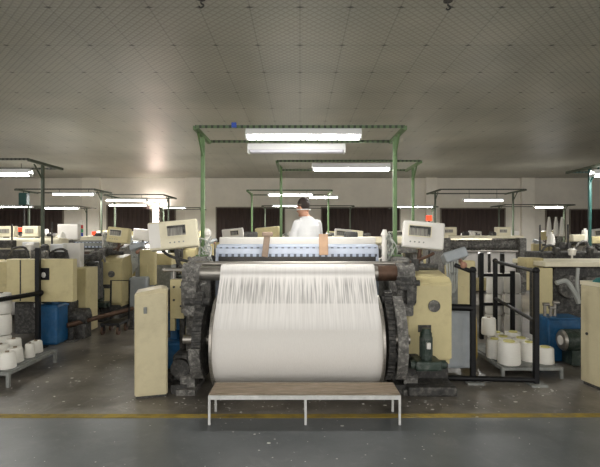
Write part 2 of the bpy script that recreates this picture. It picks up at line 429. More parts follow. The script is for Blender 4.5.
gearset(-.985, -.90, .36, -1); gearset(.80, .86, .40, 1)
g = MB().gear((4.30,.86), .10, -.985, -.92, 18).cyl((-1.1,4.30,.86),(-.86,4.30,.86),.035).build('pinion', M['iron2'], loom)
MB().gear((4.30,.88), .09, .80, .87, 18).cyl((.78,4.30,.88),(1.1,4.30,.88),.035).build('pinion', M['iron2'], loom)
# curved gear guard on the right, bearing blocks, brackets
arc = [(4.42+.43*math.cos(a), .5+.43*math.sin(a)) for a in [PI*.62+PI*.62*k/14 for k in range(15)]] + \
      [(4.42+.455*math.cos(a), .5+.455*math.sin(a)) for a in [PI*1.24-PI*.62*k/14 for k in range(15)]]
MB().prism(arc, 'x', .87, .96).build('gear_guard', M['iron'], loom)
arc2 = [(y, z) for y, z in [(4.42+.385*math.cos(a), .5+.385*math.sin(a)) for a in [PI*1.02+PI*.3*k/10 for k in range(11)]]] + \
       [(4.42+.405*math.cos(a), .5+.405*math.sin(a)) for a in [PI*1.32-PI*.3*k/10 for k in range(11)]]
MB().prism(arc2, 'x', -1.0, -.9).build('gear_guard', M['iron'], loom)
def bearing(x0, x1):
    b = MB().box((x0,4.34,1.03),(x1,4.56,1.16), bev=.02).cyl((x0-.01,ry,rz_),(x1+.01,ry,rz_),.10,seg=28)
    b.cyl((x0+.03,4.36,.75),(x0+.03,4.36,1.05),.05).cyl((x0+.08,4.4,1.14),(x0+.08,4.4,1.24),.028)
    b.box((x0+.01,4.3,.72),(x1-.01,4.44,.86), bev=.02)
    b.build('bearing_block', M['iron'], loom)
bearing(-1.13, -.985); bearing(.955, 1.1)
def gearbox(x0, x1):
    b = MB().box((x0,4.36,.08),(x1,4.62,.34), bev=.03).cyl(((x0+x1)/2,4.3,.22),((x0+x1)/2,4.45,.22),.09).box((x0+.02,4.25,0),(x1-.02,4.66,.08))
    for k in range(4): b.cyl((x0+.03+(x1-x0-.06)*(k%2),4.345,.12+.17*(k//2)),(x0+.03+(x1-x0-.06)*(k%2),4.37,.12+.17*(k//2)),.014,seg=6)
    b.build('gearbox', M['iron2'], loom)
gearbox(-1.24, -1.06); gearbox(.88, 1.16)
b = MB().box((.93,4.2,.98),(1.09,4.34,1.11), bev=.015).cyl((.9,4.22,1.05),(1.12,4.22,1.05),.028).box((1.0,4.2,.85),(1.07,4.3,.99)).build('let_off_bracket', M['iron2'], loom)
# cream bracket left of the frame
a0, a1 = P(171,318,4.5), P(185,279,4.5)
b = MB().box((a0.x,4.46,a0.z),(a1.x,4.54,a1.z), bev=.008).box((a0.x,4.47,.55),(a0.x+.045,4.53,a0.z)).build('bracket_plate', M['cream'], loom)
for q in ((174,300),(181,287),(174,287),(181,306)): p = P(*q,4.46); MB().cyl(p-Vector((0,.012,0)), p+Vector((0,.01,0)), .012, seg=6).build('bolt', M['iron2'], loom)
MB().cyl(P(164,270,4.5), P(187,270,4.5), .02).cyl(P(174,270,4.5), P(174,281,4.5), .014).ball(P(164,270,4.5), .024).build('lever_rod', M['steel'], loom, True)
# blue oil pump low on the left, seen past the cabinet
b = MB().box((-1.42,4.7,.5),(-1.24,4.95,.68), bev=.02).box((-1.44,4.62,.12),(-1.2,4.86,.4), bev=.03).cyl((-1.33,4.8,.38),(-1.33,4.8,.52),.05)
b.build('oil_pump', M['blue'], loom)
MB().box((-1.5,4.55,0),(-1.16,5.2,.12), bev=.02).cyl((-1.2,4.6,.12),(-1.2,4.6,.66),.03).cyl((-1.45,5.0,.12),(-1.45,5.0,.9),.03).box((-1.3,4.9,.68),(-1.14,5.3,.95),bev=.03).build('pump_stand', M['iron2'], loom)
# heald frames
def rail(y, z0, z1, m, name='heald_frame', x0=-.95, x1=.885):
    r = MB().box((x0,y,z0),(x1,y+.022,z1), bev=.004)
    r.box((x0,y,.75),(x0+.03,y+.022,z0)); r.box((x1-.03,y,.75),(x1,y+.022,z0)); r.box((x0,y,.72),(x1,y+.022,.78))
    return r.build(name, m, loom)
for k, (y, z0, z1) in enumerate(((5.06,1.287,1.348),(5.10,1.352,1.378),(5.14,1.36,1.384),(5.18,1.365,1.39),(5.22,1.37,1.395))):
    h = rail(y, z0, z1, M['alu'])
    if k == 0: MB().box((-.93,y-.004,z0-.03),(.865,y+.024,z0)).build('clip_row', M['altclip'], h)
    if k == 1: MB().box((-.93,y-.006,z0-.004),(.865,y+.002,z0+.01)).build('clip_row', M['altclip'], h)
MB().box((-.93,5.085,1.08),(.86,5.09,1.262)).build('heddles', M['heddles'], loom)
MB().box((-1.0,4.98,1.1),(.93,5.03,1.19), bev=.01).build('cross_rail', M['iron'], loom)
MB().box((-.96,5.34,1.37),(.9,5.46,1.475), bev=.012).build('top_cover', M['offwhite'], loom)
MB().box((-1.05,5.48,1.22),(1.0,5.6,1.34), bev=.02).build('top_beam', M['iron'], loom)
MB().box((-1.12,4.55,.16),(1.1,4.7,.3)).build('cross_rail', M['iron2'], loom)
# two upright levers
p0, p1 = P(263,257,5.02), P(270,232,5.02)
MB().box((p0.x,5.0,p0.z),(p1.x-.01,5.05,p1.z-.02), rot=(0,.12,0), bev=.006).box((p0.x-.01,4.99,p1.z-.05),(p1.x+.03,5.06,p1.z), bev=.01).build('upright_lever', mat('grey brown wood', (136,118,102), .7, var=.2), loom)
p0, p1 = P(319,255,5.02), P(328,234,5.02)
MB().box((p0.x,5.0,p0.z),(p1.x,5.04,p1.z), rot=(0,-.02,0), bev=.006).cyl(((p0.x+p1.x)/2,4.995,p0.z+.04),((p0.x+p1.x)/2,5.0,p0.z+.04),.012).build('upright_lever', mat('pale orange wood', (182,150,122), .7, var=.15), loom)
# control panels
def cpanel(quad, Y, m, roll, yaw, sheet, u0, u1):
    cx = sum(q[0] for q in quad)/4; cy = sum(q[1] for q in quad)/4
    w = (quad[1][0]-quad[0][0])/F*Y; h = (quad[3][1]-quad[0][1])/F*Y
    c = P(cx, cy, Y)
    e = bpy.data.objects.new('control_panel', None)
    body = MB().box((-w/2,-.05,-h/2),(w/2,.07,h/2), bev=.018)
    mt = Matrix.Translation(c) @ Euler((-.12, roll, yaw)).to_matrix().to_4x4()
    bmesh.ops.transform(body.bm, matrix=mt, verts=body.bm.verts)
    o = body.build('control_panel', m, loom)
    def add(name, mm, fn):
        q = MB(); fn(q); bmesh.ops.transform(q.bm, matrix=mt, verts=q.bm.verts); q.build(name, mm, o)
    a, b, lo, hi, t = w*u0, w*u1, -h*.05, h*.31, .009
    add('display_frame', M['panel'], lambda q: (q.box((a-t,-.062,lo-t),(b+t,-.049,lo)), q.box((a-t,-.062,hi),(b+t,-.049,hi+t)),
        q.box((a-t,-.062,lo),(a,-.049,hi)), q.box((b,-.062,lo),(b+t,-.049,hi))))
    add('display', M['darkglass'], lambda q: q.box((a,-.054,lo),(b,-.048,hi)))
    add('display_shadow', M['iron2'], lambda q: (q.box((a,-.06,hi-.022),(b,-.05,hi)), q.box((b-.03,-.06,lo+.02),(b,-.05,hi-.022))))  # dark strips stand in for shade at the display's top and right
    for k in range(4): add('button', M['grey'], lambda q: q.cyl((a+.02+k*.045,-.056,-h*.28),(a+.02+k*.045,-.045,-h*.28),.008,seg=10))
    if sheet: add('side_plate', M['offwhite'], lambda q: q.box((-w*.49,-.056,-h*.42),(-w*.27,-.049,h*.44)))
    return o
cpanel([(150,222),(198,220),(198,248),(150,250)], 4.75, M['panel'], -.10, .18, True, -.12, .25)
cpanel([(403,222),(443,222),(443,249),(403,249)], 4.75, M['offwhite'], .09, -.12, False, -.36, .16)
b = MB().tube([P(176,247,4.8), P(178,262,4.8), P(186,270,4.8), (-1.06,4.8,1.1)], .022).tube([P(160,248,4.8), P(170,256,4.8), P(190,262,4.8)], .016)
b.build('panel_arm', M['iron2'], loom, True)
b = MB().tube([P(420,248,4.8), P(418,262,4.8), P(410,270,4.8), (1.06,4.8,1.1)], .022).tube([P(409,263,4.7), P(424,258,4.7), P(434,253,4.7)], .016)
b.build('panel_arm', M['rust'], loom, True)
MB().cyl((1.0,4.66,1.17), (1.42,4.66,1.17), .035).box((1.16,4.62,1.13),(1.22,4.7,1.25)).build('drive_shaft', M['iron2'], loom, True)
# tangled pale cables at each end of the heald frames
def tangle(px0, px1, py0, py1, Y, n, seed):
    rnd = random.Random(seed); t = MB()
    for k in range(n):
        x = px0+(px1-px0)*rnd.random()
        pts = [P(x+rnd.uniform(-3,3), py1+rnd.uniform(-2,2), Y+rnd.uniform(-.1,.1))]
        for q in range(4): pts.append(P(rnd.uniform(px0,px1), py1-(py1-py0)*(q+1)/4+rnd.uniform(-3,3), Y+rnd.uniform(-.14,.14)))
        pts += [P(rnd.uniform(px0,px1), py1-(py1-py0)*.5, Y+rnd.uniform(-.1,.1)), P(rnd.uniform(px0,px1)+3, py1+2, Y)]
        t.tube(pts, .0075, 6)
    t.build('cable_bundle', M['hose'], loom, True)
tangle(383, 397, 234, 264, 4.95, 7, 3); tangle(199, 212, 236, 264, 4.95, 6, 5)
b = MB().cyl((.93,4.95,1.2),(.93,4.95,1.52),.03).cyl((.93,4.95,1.5),(.93,4.95,1.56),.04,.02).build('yarn_guide_post', M['offwhite'], loom, True)
b = MB().cyl((-1.03,4.95,1.2),(-1.03,4.95,1.5),.04).ball((-1.03,4.95,1.52),.055).build('yarn_guide_post', M['offwhite'], loom, True)
# right drive cover
a0, a1 = P(407,360,4.4), P(452,284,4.4)
w = MB()
w.prism([(4.4,a0.z),(4.4,a1.z),(4.48,a1.z+.06),(4.9,a1.z+.12),(4.95,a1.z+.1),(4.95,a0.z)], 'x', a0.x, a1.x)
w.box((a0.x+.01,4.44,a0.z-.06),(a1.x-.01,4.9,a0.z))
bmesh.ops.bevel(w.bm, geom=[e for e in w.bm.edges if e.calc_length() > .3], offset=.012, segments=2, affect='EDGES')
cov = w.build('drive_cover', M['cream'], loom)
hc = P(434,306,4.4)
w = MB(); w.cyl((hc.x,4.385,hc.z),(hc.x,4.405,hc.z),.058,seg=28).build('inspection_cap', M['iron'], cov, True)
q0, q1 = P(418,332,4.4), P(431,325,4.4)
MB().box((q0.x,4.392,q0.z),(q1.x,4.402,q1.z)).build('rating_plate', M['iron2'], cov)
# vertical motor before it
c = P(426,358,4.24)
w = MB().cyl((c.x,c.y,c.z-.02),(c.x,c.y,c.z+.24),.055,seg=24).cyl((c.x,c.y,c.z+.24),(c.x,c.y,c.z+.28),.05,.035,seg=24)
for k in range(16):
    a = 2*PI*k/16; w.box((c.x+.057*math.cos(a)-.003,c.y+.057*math.sin(a)-.003,c.z+.02),(c.x+.057*math.cos(a)+.003,c.y+.057*math.sin(a)+.003,c.z+.2))
mo = w.build('drive_motor', M['motor'], loom, True)
MB().box((c.x-.015,c.y-.08,c.z+.1),(c.x+.025,c.y-.05,c.z+.16), bev=.006).build('terminal_box', M['offwhite'], mo)
MB().box((c.x-.12,c.y-.1,c.z-.1),(c.x+.13,c.y+.14,c.z-.01), bev=.02).cyl((c.x-.16,c.y-.04,c.z-.05),(c.x+.17,c.y-.04,c.z-.05),.04).build('motor_base', M['motor'], loom)
MB().box((1.0,4.16,0),(1.46,5.1,.09), bev=.02).box((1.04,4.42,.08),(1.46,5.0,.25), bev=.02).build('drive_plinth', M['iron2'], loom)
# tilted grey terminal with hanging cables
c = P(455,256,4.75)
w = MB().box((c.x-.125,c.y-.06,c.z-.055),(c.x+.125,c.y+.1,c.z+.055), rot=(-.3,-.3,0), bev=.02)
te = w.build('terminal_panel', M['palegrey'], loom)
w = MB()
for k in range(5): w.tube([c+Vector((-.1+.03*k,-.02,-.04)), c+Vector((-.09+.025*k,-.03,-.2)), c+Vector((-.08+.02*k,0,-.36)), c+Vector((-.1,.05,-.5))], .011, 6)
w.build('terminal_cables', M['hose'], loom, True)
MB().ball(c+Vector((.05,-.12,-.09)), .034, (1,.8,1.1)).cyl(c+Vector((.05,-.1,-.09)), c+Vector((.05,0,-.04)), .02).build('knob', mat('orange brown plastic', (158,116,94), .5), loom, True)
MB().box((c.x-.03,4.75,.1),(c.x+.03,4.81,c.z)).build('terminal_post', M['grey'], loom)
MB().box((c.x-.02,4.9,.55),(c.x+.28,5.05,1.22), bev=.02).box((c.x+.05,4.88,.8),(c.x+.15,4.9,.95)).build('rear_cover', M['cream'], loom)
MB().box((1.5,4.7,.1),(1.82,5.2,.72), bev=.03).build('yarn_feeder_box', M['palegrey'], loom)
# front side of the loom (away from the camera)
MB().box((-1.0,5.78,.86),(.99,5.9,.98), bev=.03).build('breast_beam', M['cream_old'], loom)
cr = MB().cyl((-.9,5.62,.42),(.88,5.62,.42),.17,seg=36).build('cloth_roll', M['yarn'], loom, True)
MB().cyl((-1.0,5.62,.42),(1.0,5.62,.42),.03).build('roll_shaft', M['steel'], cr, True)
MB().strip([(5.3,1.17),(5.75,.99),(5.84,.985),(5.905,.93),(5.9,.88),(5.79,.45)], -.9, .88).build('woven_cloth', M['yarn'], loom)
MB().box((-1.5,5.25,.1),(-1.15,5.85,.86), bev=.03).build('end_cover', M['cream'], loom)
MB().box((1.13,5.3,.1),(1.5,5.85,.9), bev=.03).build('end_cover', M['cream'], loom)
for x in (-.6,.62):
    MB().cyl((x,5.5,1.34),(x,5.5,1.5),.03).box((x-.08,5.42,1.46),(x+.08,5.56,1.54),bev=.02).build('yarn_feeder', M['iron2'], loom)

# background looms: copies, each its own thing
LG = 'power looms in the hall'
flips = [
 (.75,7.62,1,'loom with its cloth roll towards the man in the white shirt'),
 (-.27,10.9,0,'loom standing third in the middle row, behind the loom the man faces'),
 (.3,13.4,1,'loom standing fourth in the middle row, under the far lamps'),
 (-.1,16.9,0,'last loom of the middle row, against the dark curtained windows'),
 (-4.66,8.5,0,'loom with a cream drive cover standing behind the blue tank on the left'),
 (-5.3,11.3,1,'loom behind the signal tower, third back on the left'),
 (-4.6,13.9,0,'loom fourth back on the left, before the dark curtain beside the bright window'),
 (-4.9,17.2,0,'last loom on the left, against the end wall below the bright window'),
 (-9.6,11.8,0,'loom at the far left edge under the teal box'),
 (-9.4,15.6,0,'loom at the far left before the dark curtain'),
 (4.45,12.3,1,'loom third back on the right, below the dark curtained window'),
 (4.7,15.6,0,'loom fourth back on the right, near the end wall'),
 (8.6,11.2,0,'loom beyond the teal post at the far right'),
 (9.4,14.6,1,'loom at the far right before the dark curtain'),
]
for x, y, fl, lab in flips:
    r = dup(loom, (x,y,0), PI if fl else 0, lab, LG)
    refinish(r, {'heald_frame': M['panel'] if fl else M['grey'], 'top_cover': M['panel'], 'upright_lever': M['iron2'], 'control_panel': [M['panel'], M['cream'], M['offwhite']][int(abs(x*10)) % 3]})

lr = thing('shuttle_loom', (3.75,9.5,0), 'loom with a fluted dark roller and hanging pale cloth behind the guard rails', 'loom', LG)
Yq = 9.0
def qbox(px0, py0, px1, py1, Y, d, bev=.01):
    a, b = P(px0,py1,Y), P(px1,py0,Y); return MB().box((a.x,Y,a.z),(b.x,Y+d,b.z), bev=bev)
qbox(448, 235.5, 524, 238.5, Yq+.1, .3).build('top_rail', M['panel'], lr)
a, b = P(446,245,Yq+.1), P(523,245,Yq+.1)
rl = MB().cyl(a, b, .085, seg=20)
for k in range(26): x = a.x+(b.x-a.x)*(k+.5)/26; rl.cyl((x-.012,a.y,a.z),(x+.012,a.y,a.z),.1,seg=16)
rl.build('fluted_roller', M['iron'], lr, True)
qbox(447, 250, 523, 252.5, Yq-.05, .06).build('front_rail', M['steel'], lr)
for k, (u0, u1) in enumerate(((452,463),(464,478),(481,488),(491,500),(505,516))):
    qbox(u0, 252, u1, 282, Yq+.02, .03).build('cloth_panel', M['yarn'], lr)
for u in (444, 520): qbox(u, 238, u+7, 292, Yq-.1, 1.3, .02).build('side_frame', M['iron'], lr)
qbox(452, 254, 520, 292, Yq+.35, .5).build('inner_frame', M['iron2'], lr)
qbox(452, 278, 520, 291, Yq-.02, .25, .03).build('cloth_roll_guard', M['cream_old'], lr)
for u0, u1 in ((442,457),(497,511)):
    c = qbox(u0, 227, u1, 236, Yq+.5, .15, .015).build('control_panel', M['panel'], lr)
    qbox(u0+3, 229.5, u1-4, 232.5, Yq+.49, .02, 0).build('display', M['darkglass'], c)
w = MB()
for u in (464, 470, 491): p = P(u,234,Yq+.2); MB().cyl(p-Vector((0,0,.04)), p+Vector((0,0,.05)), .05,.03).ball(p+Vector((.06,0,.0)), .05).build('yarn_feeder', M['iron2'] if u != 470 else M['offwhite'], lr, True)

# ------------------------------------------------------------------ step bench
Yb = 3.55
x0, x1 = P(208,0,Yb).x, P(401,0,Yb).x
sb = thing('step_bench', ((x0+x1)/2,Yb+.13,0), 'low brown board step bench on a pale metal frame before the big loom', 'bench')
MB().box((x0+.005,Yb+.012,.232),(x1-.005,Yb+.285,.246), bev=.004).build('step_board', M['board'], sb)
w = MB(); t = .018
w.box((x0,Yb,.2),(x1,Yb+t,.232)); w.box((x0,Yb+.27,.2),(x1,Yb+.27+t,.232)); w.box((x0,Yb+t,.2),(x0+t,Yb+.27,.232)); w.box((x1-t,Yb+t,.2),(x1,Yb+.27,.232))
w.build('bench_frame', M['zinc'], sb)
for x in (x0, (x0+x1)/2-.0, x1-t):
    for y in (Yb, Yb+.27): MB().box((x,y,0),(x+t,y+t,.2)).build('leg', M['zinc'], sb)

# ------------------------------------------------------------------ cream cabinet left of the loom
cab = thing('electrical_cabinet', (-1.375,4.14,0), 'narrow cream floor cabinet with scuffed front, left of the big loom', 'cabinet', rz=.27)
def at(o, bm): bmesh.ops.transform(bm.bm, matrix=world_of(o), verts=bm.bm.verts); return bm
w = MB().prism([(-.14,.02),(-.14,.965),(.09,1.005),(.15,.985),(.15,.02)], 'y', 0, .34)
bmesh.ops.bevel(w.bm, geom=w.bm.edges[:], offset=.01, segments=2, affect='EDGES')
at(cab, w).build('body', M['cabinet'], cab)
w = MB().prism([(-.125,.05),(-.125,.935),(.09,.97),(.137,.955),(.137,.05)], 'y', -.012, .004)
at(cab, w).build('door', M['cabinet'], cab)
at(cab, MB().box((-.13,.02,0),(.14,.32,.03))).build('plinth', M['iron2'], cab)
at(cab, MB().box((-.06,-.02,.78),(-.03,-.008,.84), bev=.003).cyl((-.045,-.026,.82),(-.045,-.012,.82),.012)).build('latch', M['grey'], cab)

# ------------------------------------------------------------------ gantries and lamps
def area(x, y, z, sx, sy, e, rot=(0,0,0), col=(1,.98,.95)):
    l = bpy.data.lights.new('fill light', 'AREA'); l.shape = 'RECTANGLE'; l.size = sx; l.size_y = sy; l.energy = e; l.color = col
    o = bpy.data.objects.new('fill_light', l); o.location = (x,y,z); o.rotation_euler = rot; COL.objects.link(o)
GG, LGp = 'light gantries over the looms', 'fluorescent lamps on the gantries'
def gantry(xa, xb, Y1, Y2, z, colour, label, px=None, zb=0, pr=.021, ins=.05):
    m, ms = M[colour], M[colour+'_slot']
    cx, cy = (xa+xb)/2, (Y1+Y2)/2
    g = thing('light_gantry', (cx,cy,0), label, 'gantry', GG)
    px = px or (xa+ins, xb-ins)                 # zb > 0: the posts are bolted to the top of the loom frame
    for x in px:
        MB().box((x-pr,cy-pr,zb),(x+pr,cy+pr,z-.03), bev=.006).box((x-.06,cy-.08,zb),(x+.06,cy+.08,zb+.015)).build('post', m, g)
    for y in (Y1, Y2): MB().box((xa,y-.004,z-.03),(xb,y+.004,z)).box((xa,y-.004,z-.006),(xb,y+.036,z)).build('rail', ms, g)
    for x in (xa, xb): MB().box((x-.02,Y1,z-.045),(x+.02,Y2,z-.006)).build('side_rail', M['olive'] if colour == 'teal' else m, g)
    for x in px: MB().cyl((x,cy-.22,z-.05),(x,cy,z-.26),.012).build('brace', m, g)
    return g
def lamp(xa, xb, Y, z, label, zr, lit=True, far=False, h=.075, depth=.13, top=None):
    if far: h, depth = .045, min(depth, .10)
    cx = (xa+xb)/2
    g = thing('fluorescent_lamp', (cx,Y,z), label, 'lamp', LGp)
    pr = [(Y-depth/2,z),(Y-depth/2+.006,z),(Y-.03,z+h-.006),(Y+.03,z+h-.006),(Y+depth/2-.006,z),(Y+depth/2,z),(Y+.035,z+h),(Y-.035,z+h)]
    MB().prism(pr, 'x', xa, xb).build('reflector', M['white'], g)
    MB().box((xa+.01,Y-.025,z+h-.035),(xb-.01,Y+.025,z+h-.008)).build('ballast_box', M['white'], g)
    for dy in ((0,) if far else (-.035,.035)):
        MB().cyl((xa+.03,Y+dy,z-.012),(xb-.03,Y+dy,z-.012),.018 if not far else .02,seg=12).build('tube', (M['lampfar'] if far else M['lamp']) if lit else M['tubeoff'], g, True)
    for x in (xa, xb-.02): MB().box((x,Y-.055,z-.035),(x+.02,Y+.055,z+.01)).build('socket', M['white'], g)
    for x in (xa+.15, xb-.15): MB().cyl((x,Y,z+h-.01),(x,Y,zr-.005),.005,seg=6).build('hanger', M['iron2'], g)
    return g
def fill_light(a, b, Y, z, h):                # area lights added at the tubes: one boosts their downlight, one brightens the ceiling
    up, dn = (1.0, 9) if Y < 9 else (1.6, 50) if Y < 14 else (5, 75)
    area((a+b)/2, Y, z-.05, b-a, .1, dn); area((a+b)/2, Y, z+h+.04, b-a, .2, up, (PI,0,0))
def lampx(px0, px1, py, Y, label, zr, **k):
    a, b = P(px0,py,Y), P(px1,py,Y)
    if k.get('lit', True): fill_light(a.x, b.x, Y, a.z, .075)
    return lamp(a.x, b.x, Y, a.z, label, zr, **k)
H = 2.61
gantry(P(195,0,4.55).x, P(405,0,4.55).x, 4.55, 5.27, H, 'green', 'pale green light gantry on two posts over the big loom', px=(-1.06,1.035), zb=1.272)
lampx(246, 361, 136, 4.6, 'bright twin lamp nearest the camera, on the front rail over the big loom', H, depth=.16)
lampx(248, 345, 150.5, 5.27, 'unlit lamp just below the brightest lamp, over the big loom', H, lit=False)
c = MB().box(P(231.5,127.5,4.53)-Vector((0,.012,0)), P(236.5,122.5,4.53)+Vector((0,.012,0)), bev=.004).build('rail_clip', M['bluedeep'])
tag(c, 'small blue clip on the front rail of the green gantry', 'clip')
gantry(P(277,0,6.66).x, P(421,0,6.66).x, 6.66, 7.6, H, 'green', 'green light gantry behind the man, second in the middle row', px=(-.30,1.79), zb=1.236)
lampx(312, 390, 168.5, 6.7, 'lit lamp under the second green gantry, up and right of the man', H, depth=.15)
gantry(P(247,0,11.0).x, P(332,0,11.0).x, 11.0, 12.3, H, 'green', 'third gantry of the middle row, framing the man from behind')
lampx(268, 313, 194.5, 11.05, 'thin lit lamp just above the head of the man', H, far=True)
lampx(309, 338, 197, 12.2, 'thin lit lamp just right of the lamp above the man', H, far=True)
gantry(P(262,0,15).x, P(354,0,15).x, 15, 16.4, H-.12, 'olive', 'last gantry of the middle row, near the end wall')
lampx(272, 300, 205.5, 15.1, 'lit lamp at the height of the face of the man, left of his head', H-.12, far=True)
# left
xr = -3.92
gantry(xr-2.2, xr, 6.5, 7.42, H, 'olive', 'dark gantry at the left edge, nearest on that side', ins=.06)
lampx(-22, 31, 174, 6.95, 'lit lamp cut by the left edge of the picture', H, depth=.15)
gantry(P(15,0,10.45).x, P(95,0,10.45).x, 10.45, 11.35, H-.03, 'olive', 'dark gantry left of the pilaster, second back on the left')
lampx(53, 95, 194, 10.6, 'thin lit lamp below the second dark gantry on the left', H-.03, far=True)
gantry(P(104,0,12.2).x, P(164,0,12.2).x, 12.2, 13.4, H, 'olive', 'dark gantry with two lamps before the curtain beside the bright window')
lampx(106, 147, 200, 12.25, 'upper bright lamp of the pair left of the bright window', H, far=True, depth=.2)
lampx(109, 147, 205, 13.3, 'lower bright lamp of the pair left of the bright window', H, far=True)
gantry(P(-20,0,15.5).x, P(80,0,15.5).x, 15.5, 16.7, H-.1, 'olive', 'dark gantry far back before the curtain at the left edge')
lampx(-8, 33, 206.5, 15.6, 'lit lamp far back behind the teal box', H-.1, far=True)
lampx(45, 79, 208, 16.6, 'lit lamp far back between the post and the pilaster on the left', H-.1, far=True)
gantry(P(158,0,16.4).x, P(200,0,16.4).x, 16.4, 17.4, H-.1, 'olive', 'small far gantry right of the bright window')
lampx(163, 186, 207.5, 16.5, 'short lit lamp just right of the bright window', H-.1, far=True)
# right
xl = 4.65
gantry(xl, xl+2.2, 6.75, 7.85, H, 'teal', 'teal post gantry at the right edge', ins=.05)
lampx(592, 650, 174.5, 7.0, 'lit lamp cut by the right edge beside the teal post', H, depth=.15)
gantry(P(440,0,10.8).x, P(526,0,10.8).x, 10.8, 11.9, H, 'olive', 'dark gantry right of the middle row, over the curtained window')
lampx(463, 503, 200, 11.0, 'lit lamp before the dark curtained window on the right', H, far=True)
gantry(P(505,0,16.2).x, P(575,0,16.2).x, 16.2, 17.4, H, 'olive', 'small far gantry between the last two windows on the right')
lampx(534, 563, 207, 16.3, 'lit lamp at the far right over the hanging white yarn', H, far=True, depth=.2)
gantry(P(395,0,16.5).x, P(438,0,16.5).x, 16.5, 17.6, H-.05, 'olive', 'small far gantry behind the post of the second green gantry')
lampx(397, 433, 206.5, 16.6, 'lit lamp above the white control panel on the right', H-.05, far=True)

# ------------------------------------------------------------------ left near loom (seen at its end)
lm = thing('dobby_loom', (-4.6,6.5,0), 'loom cased in cream boxes at the left edge, above the blue tank', 'loom', LG)
Y = 6.05
def pbox(px0, py0, px1, py1, Y, d, bev=.015, rot=None):
    a, b = P(px0,py1,Y), P(px1,py0,Y); return MB().box((a.x,Y,a.z),(b.x,Y+d,b.z), bev=bev, rot=rot)
c = pbox(6, 259, 73, 302, Y, .12, .012).build('end_case', M['cream'], lm)
w = MB()
for px in (20, 35): a, b = P(px,301,Y), P(px+1.0,260,Y); w.box((a.x,Y-.008,a.z),(b.x,Y+.002,b.z))
w.build('case_seam', M['iron2'], c)
pbox(40, 268, 49, 280, Y-.01, .02, 0).build('switch_plate', M['black'], c)
w = MB().ball(P(43.5,275,Y-.012), .03, (1,.5,1.3)).build('switch_knob', M['offwhite'], c, True)
a, b = P(-40,302,Y), P(6,262,Y)
MB().box((a.x,Y+.1,a.z),(b.x,Y+.7,b.z), bev=.03).build('side_case', M['cream_old'], lm)
pbox(66, 268, 86, 333, 6.75, .40, .012).build('floor_case', M['cream'], lm)
pbox(62, 243, 80, 285, 6.95, .14, .012).build('tapered_case', M['offwhite'], lm)
pbox(-45, 238, 60, 250, 7.1, .3, .04).build('shaft_cover', M['panel'], lm)
pbox(-45, 250, 66, 262, 6.9, .6, .01).build('shaft_rail', M['iron2'], lm)
pbox(14, 302, 70, 334, 6.5, .6, .02).build('under_frame', M['iron2'], lm)
pbox(22, 242, 34, 249, 6.95, .15, .01).build('bobbin_tray', M['white'], lm)
pbox(50, 244, 63, 252, 6.85, .2, .01).build('bobbin_tray', M['white'], lm)
a = P(71,316,6.6)
MB().cyl(a, a+Vector((.25,0,0)), .12, seg=24).cyl(a+Vector((.25,0,0)), a+Vector((.3,0,0)), .03).box((a.x,a.y-.1,0),(a.x+.25,a.y+.1,a.z-.1)).build('small_motor', M['iron2'], lm)
def clutter(root, items):
    for name, u, v, Y, kind, m in items:
        p = P(u, v, Y); w = MB()
        if kind == 'feeder': w.cyl(p-Vector((0,0,.05)), p+Vector((0,0,.03)), .045,.06,18).cyl(p+Vector((0,0,.03)), p+Vector((0,0,.06)), .06,.03,18).cyl(p-Vector((0,0,.16)), p-Vector((0,0,.05)), .014)
        elif kind == 'cone': w.cyl(p-Vector((0,0,.08)), p+Vector((0,0,.1)), .07,.045,18).cyl(p+Vector((0,0,.1)), p+Vector((0,0,.13)), .02)
        elif kind == 'block': w.box(p-Vector((.1,.06,.06)), p+Vector((.1,.06,.06)), bev=.015).box(p-Vector((.03,.065,.02)), p+Vector((.05,-.058,.03)))
        elif kind == 'arm': w.tube([p+Vector((-.15,0,-.12)), p+Vector((-.05,0,.04)), p+Vector((.1,.05,.06)), p+Vector((.16,.05,-.1))], .018)
        elif kind == 'rod': w.cyl(p-Vector((0,0,.3)), p+Vector((0,0,.25)), .014)
        w.build(name, M[m], root, kind in ('feeder','cone','arm'))
clutter(lm, [('yarn_feeder',30,247,6.7,'feeder','offwhite'),('yarn_feeder',45,248,6.75,'feeder','iron2'),('lever_arm',16,252,6.6,'arm','iron2'),('lever_arm',56,254,6.6,'arm','iron2'),
  ('relay_box',8,244,6.9,'block','iron2'),('relay_box',40,255,6.5,'block','iron'),('guide_rod',52,238,7.0,'rod','iron2'),('guide_rod',12,240,7.0,'rod','iron2'),
  ('yarn_cone_holder',62,240,7.3,'cone','cone'),('relay_box',88,258,7.2,'block','iron2'),('lever_arm',94,256,7.3,'arm','iron'),('lever_arm',90,262,7.1,'arm','iron2')])
pbox(10, 262, 58, 300, 6.35, .4, .02).build('inner_frame', M['iron2'], lm)
pbox(86, 262, 97, 300, 7.4, .25, .02).build('drive_mechanism', M['iron2'], lm)
pbox(57, 224, 78, 240, 7.6, .12, .02).build('hood', M['offwhite'], lm)
for u0, u1 in ((-4,14),(22,38)): c = pbox(u0, 226, u1, 237, 7.5, .12, .012).build('control_panel', M['panel'], lm); pbox(u0+3, 229, u1-5, 233, 7.49, .02, 0).build('display', M['darkglass'], c)
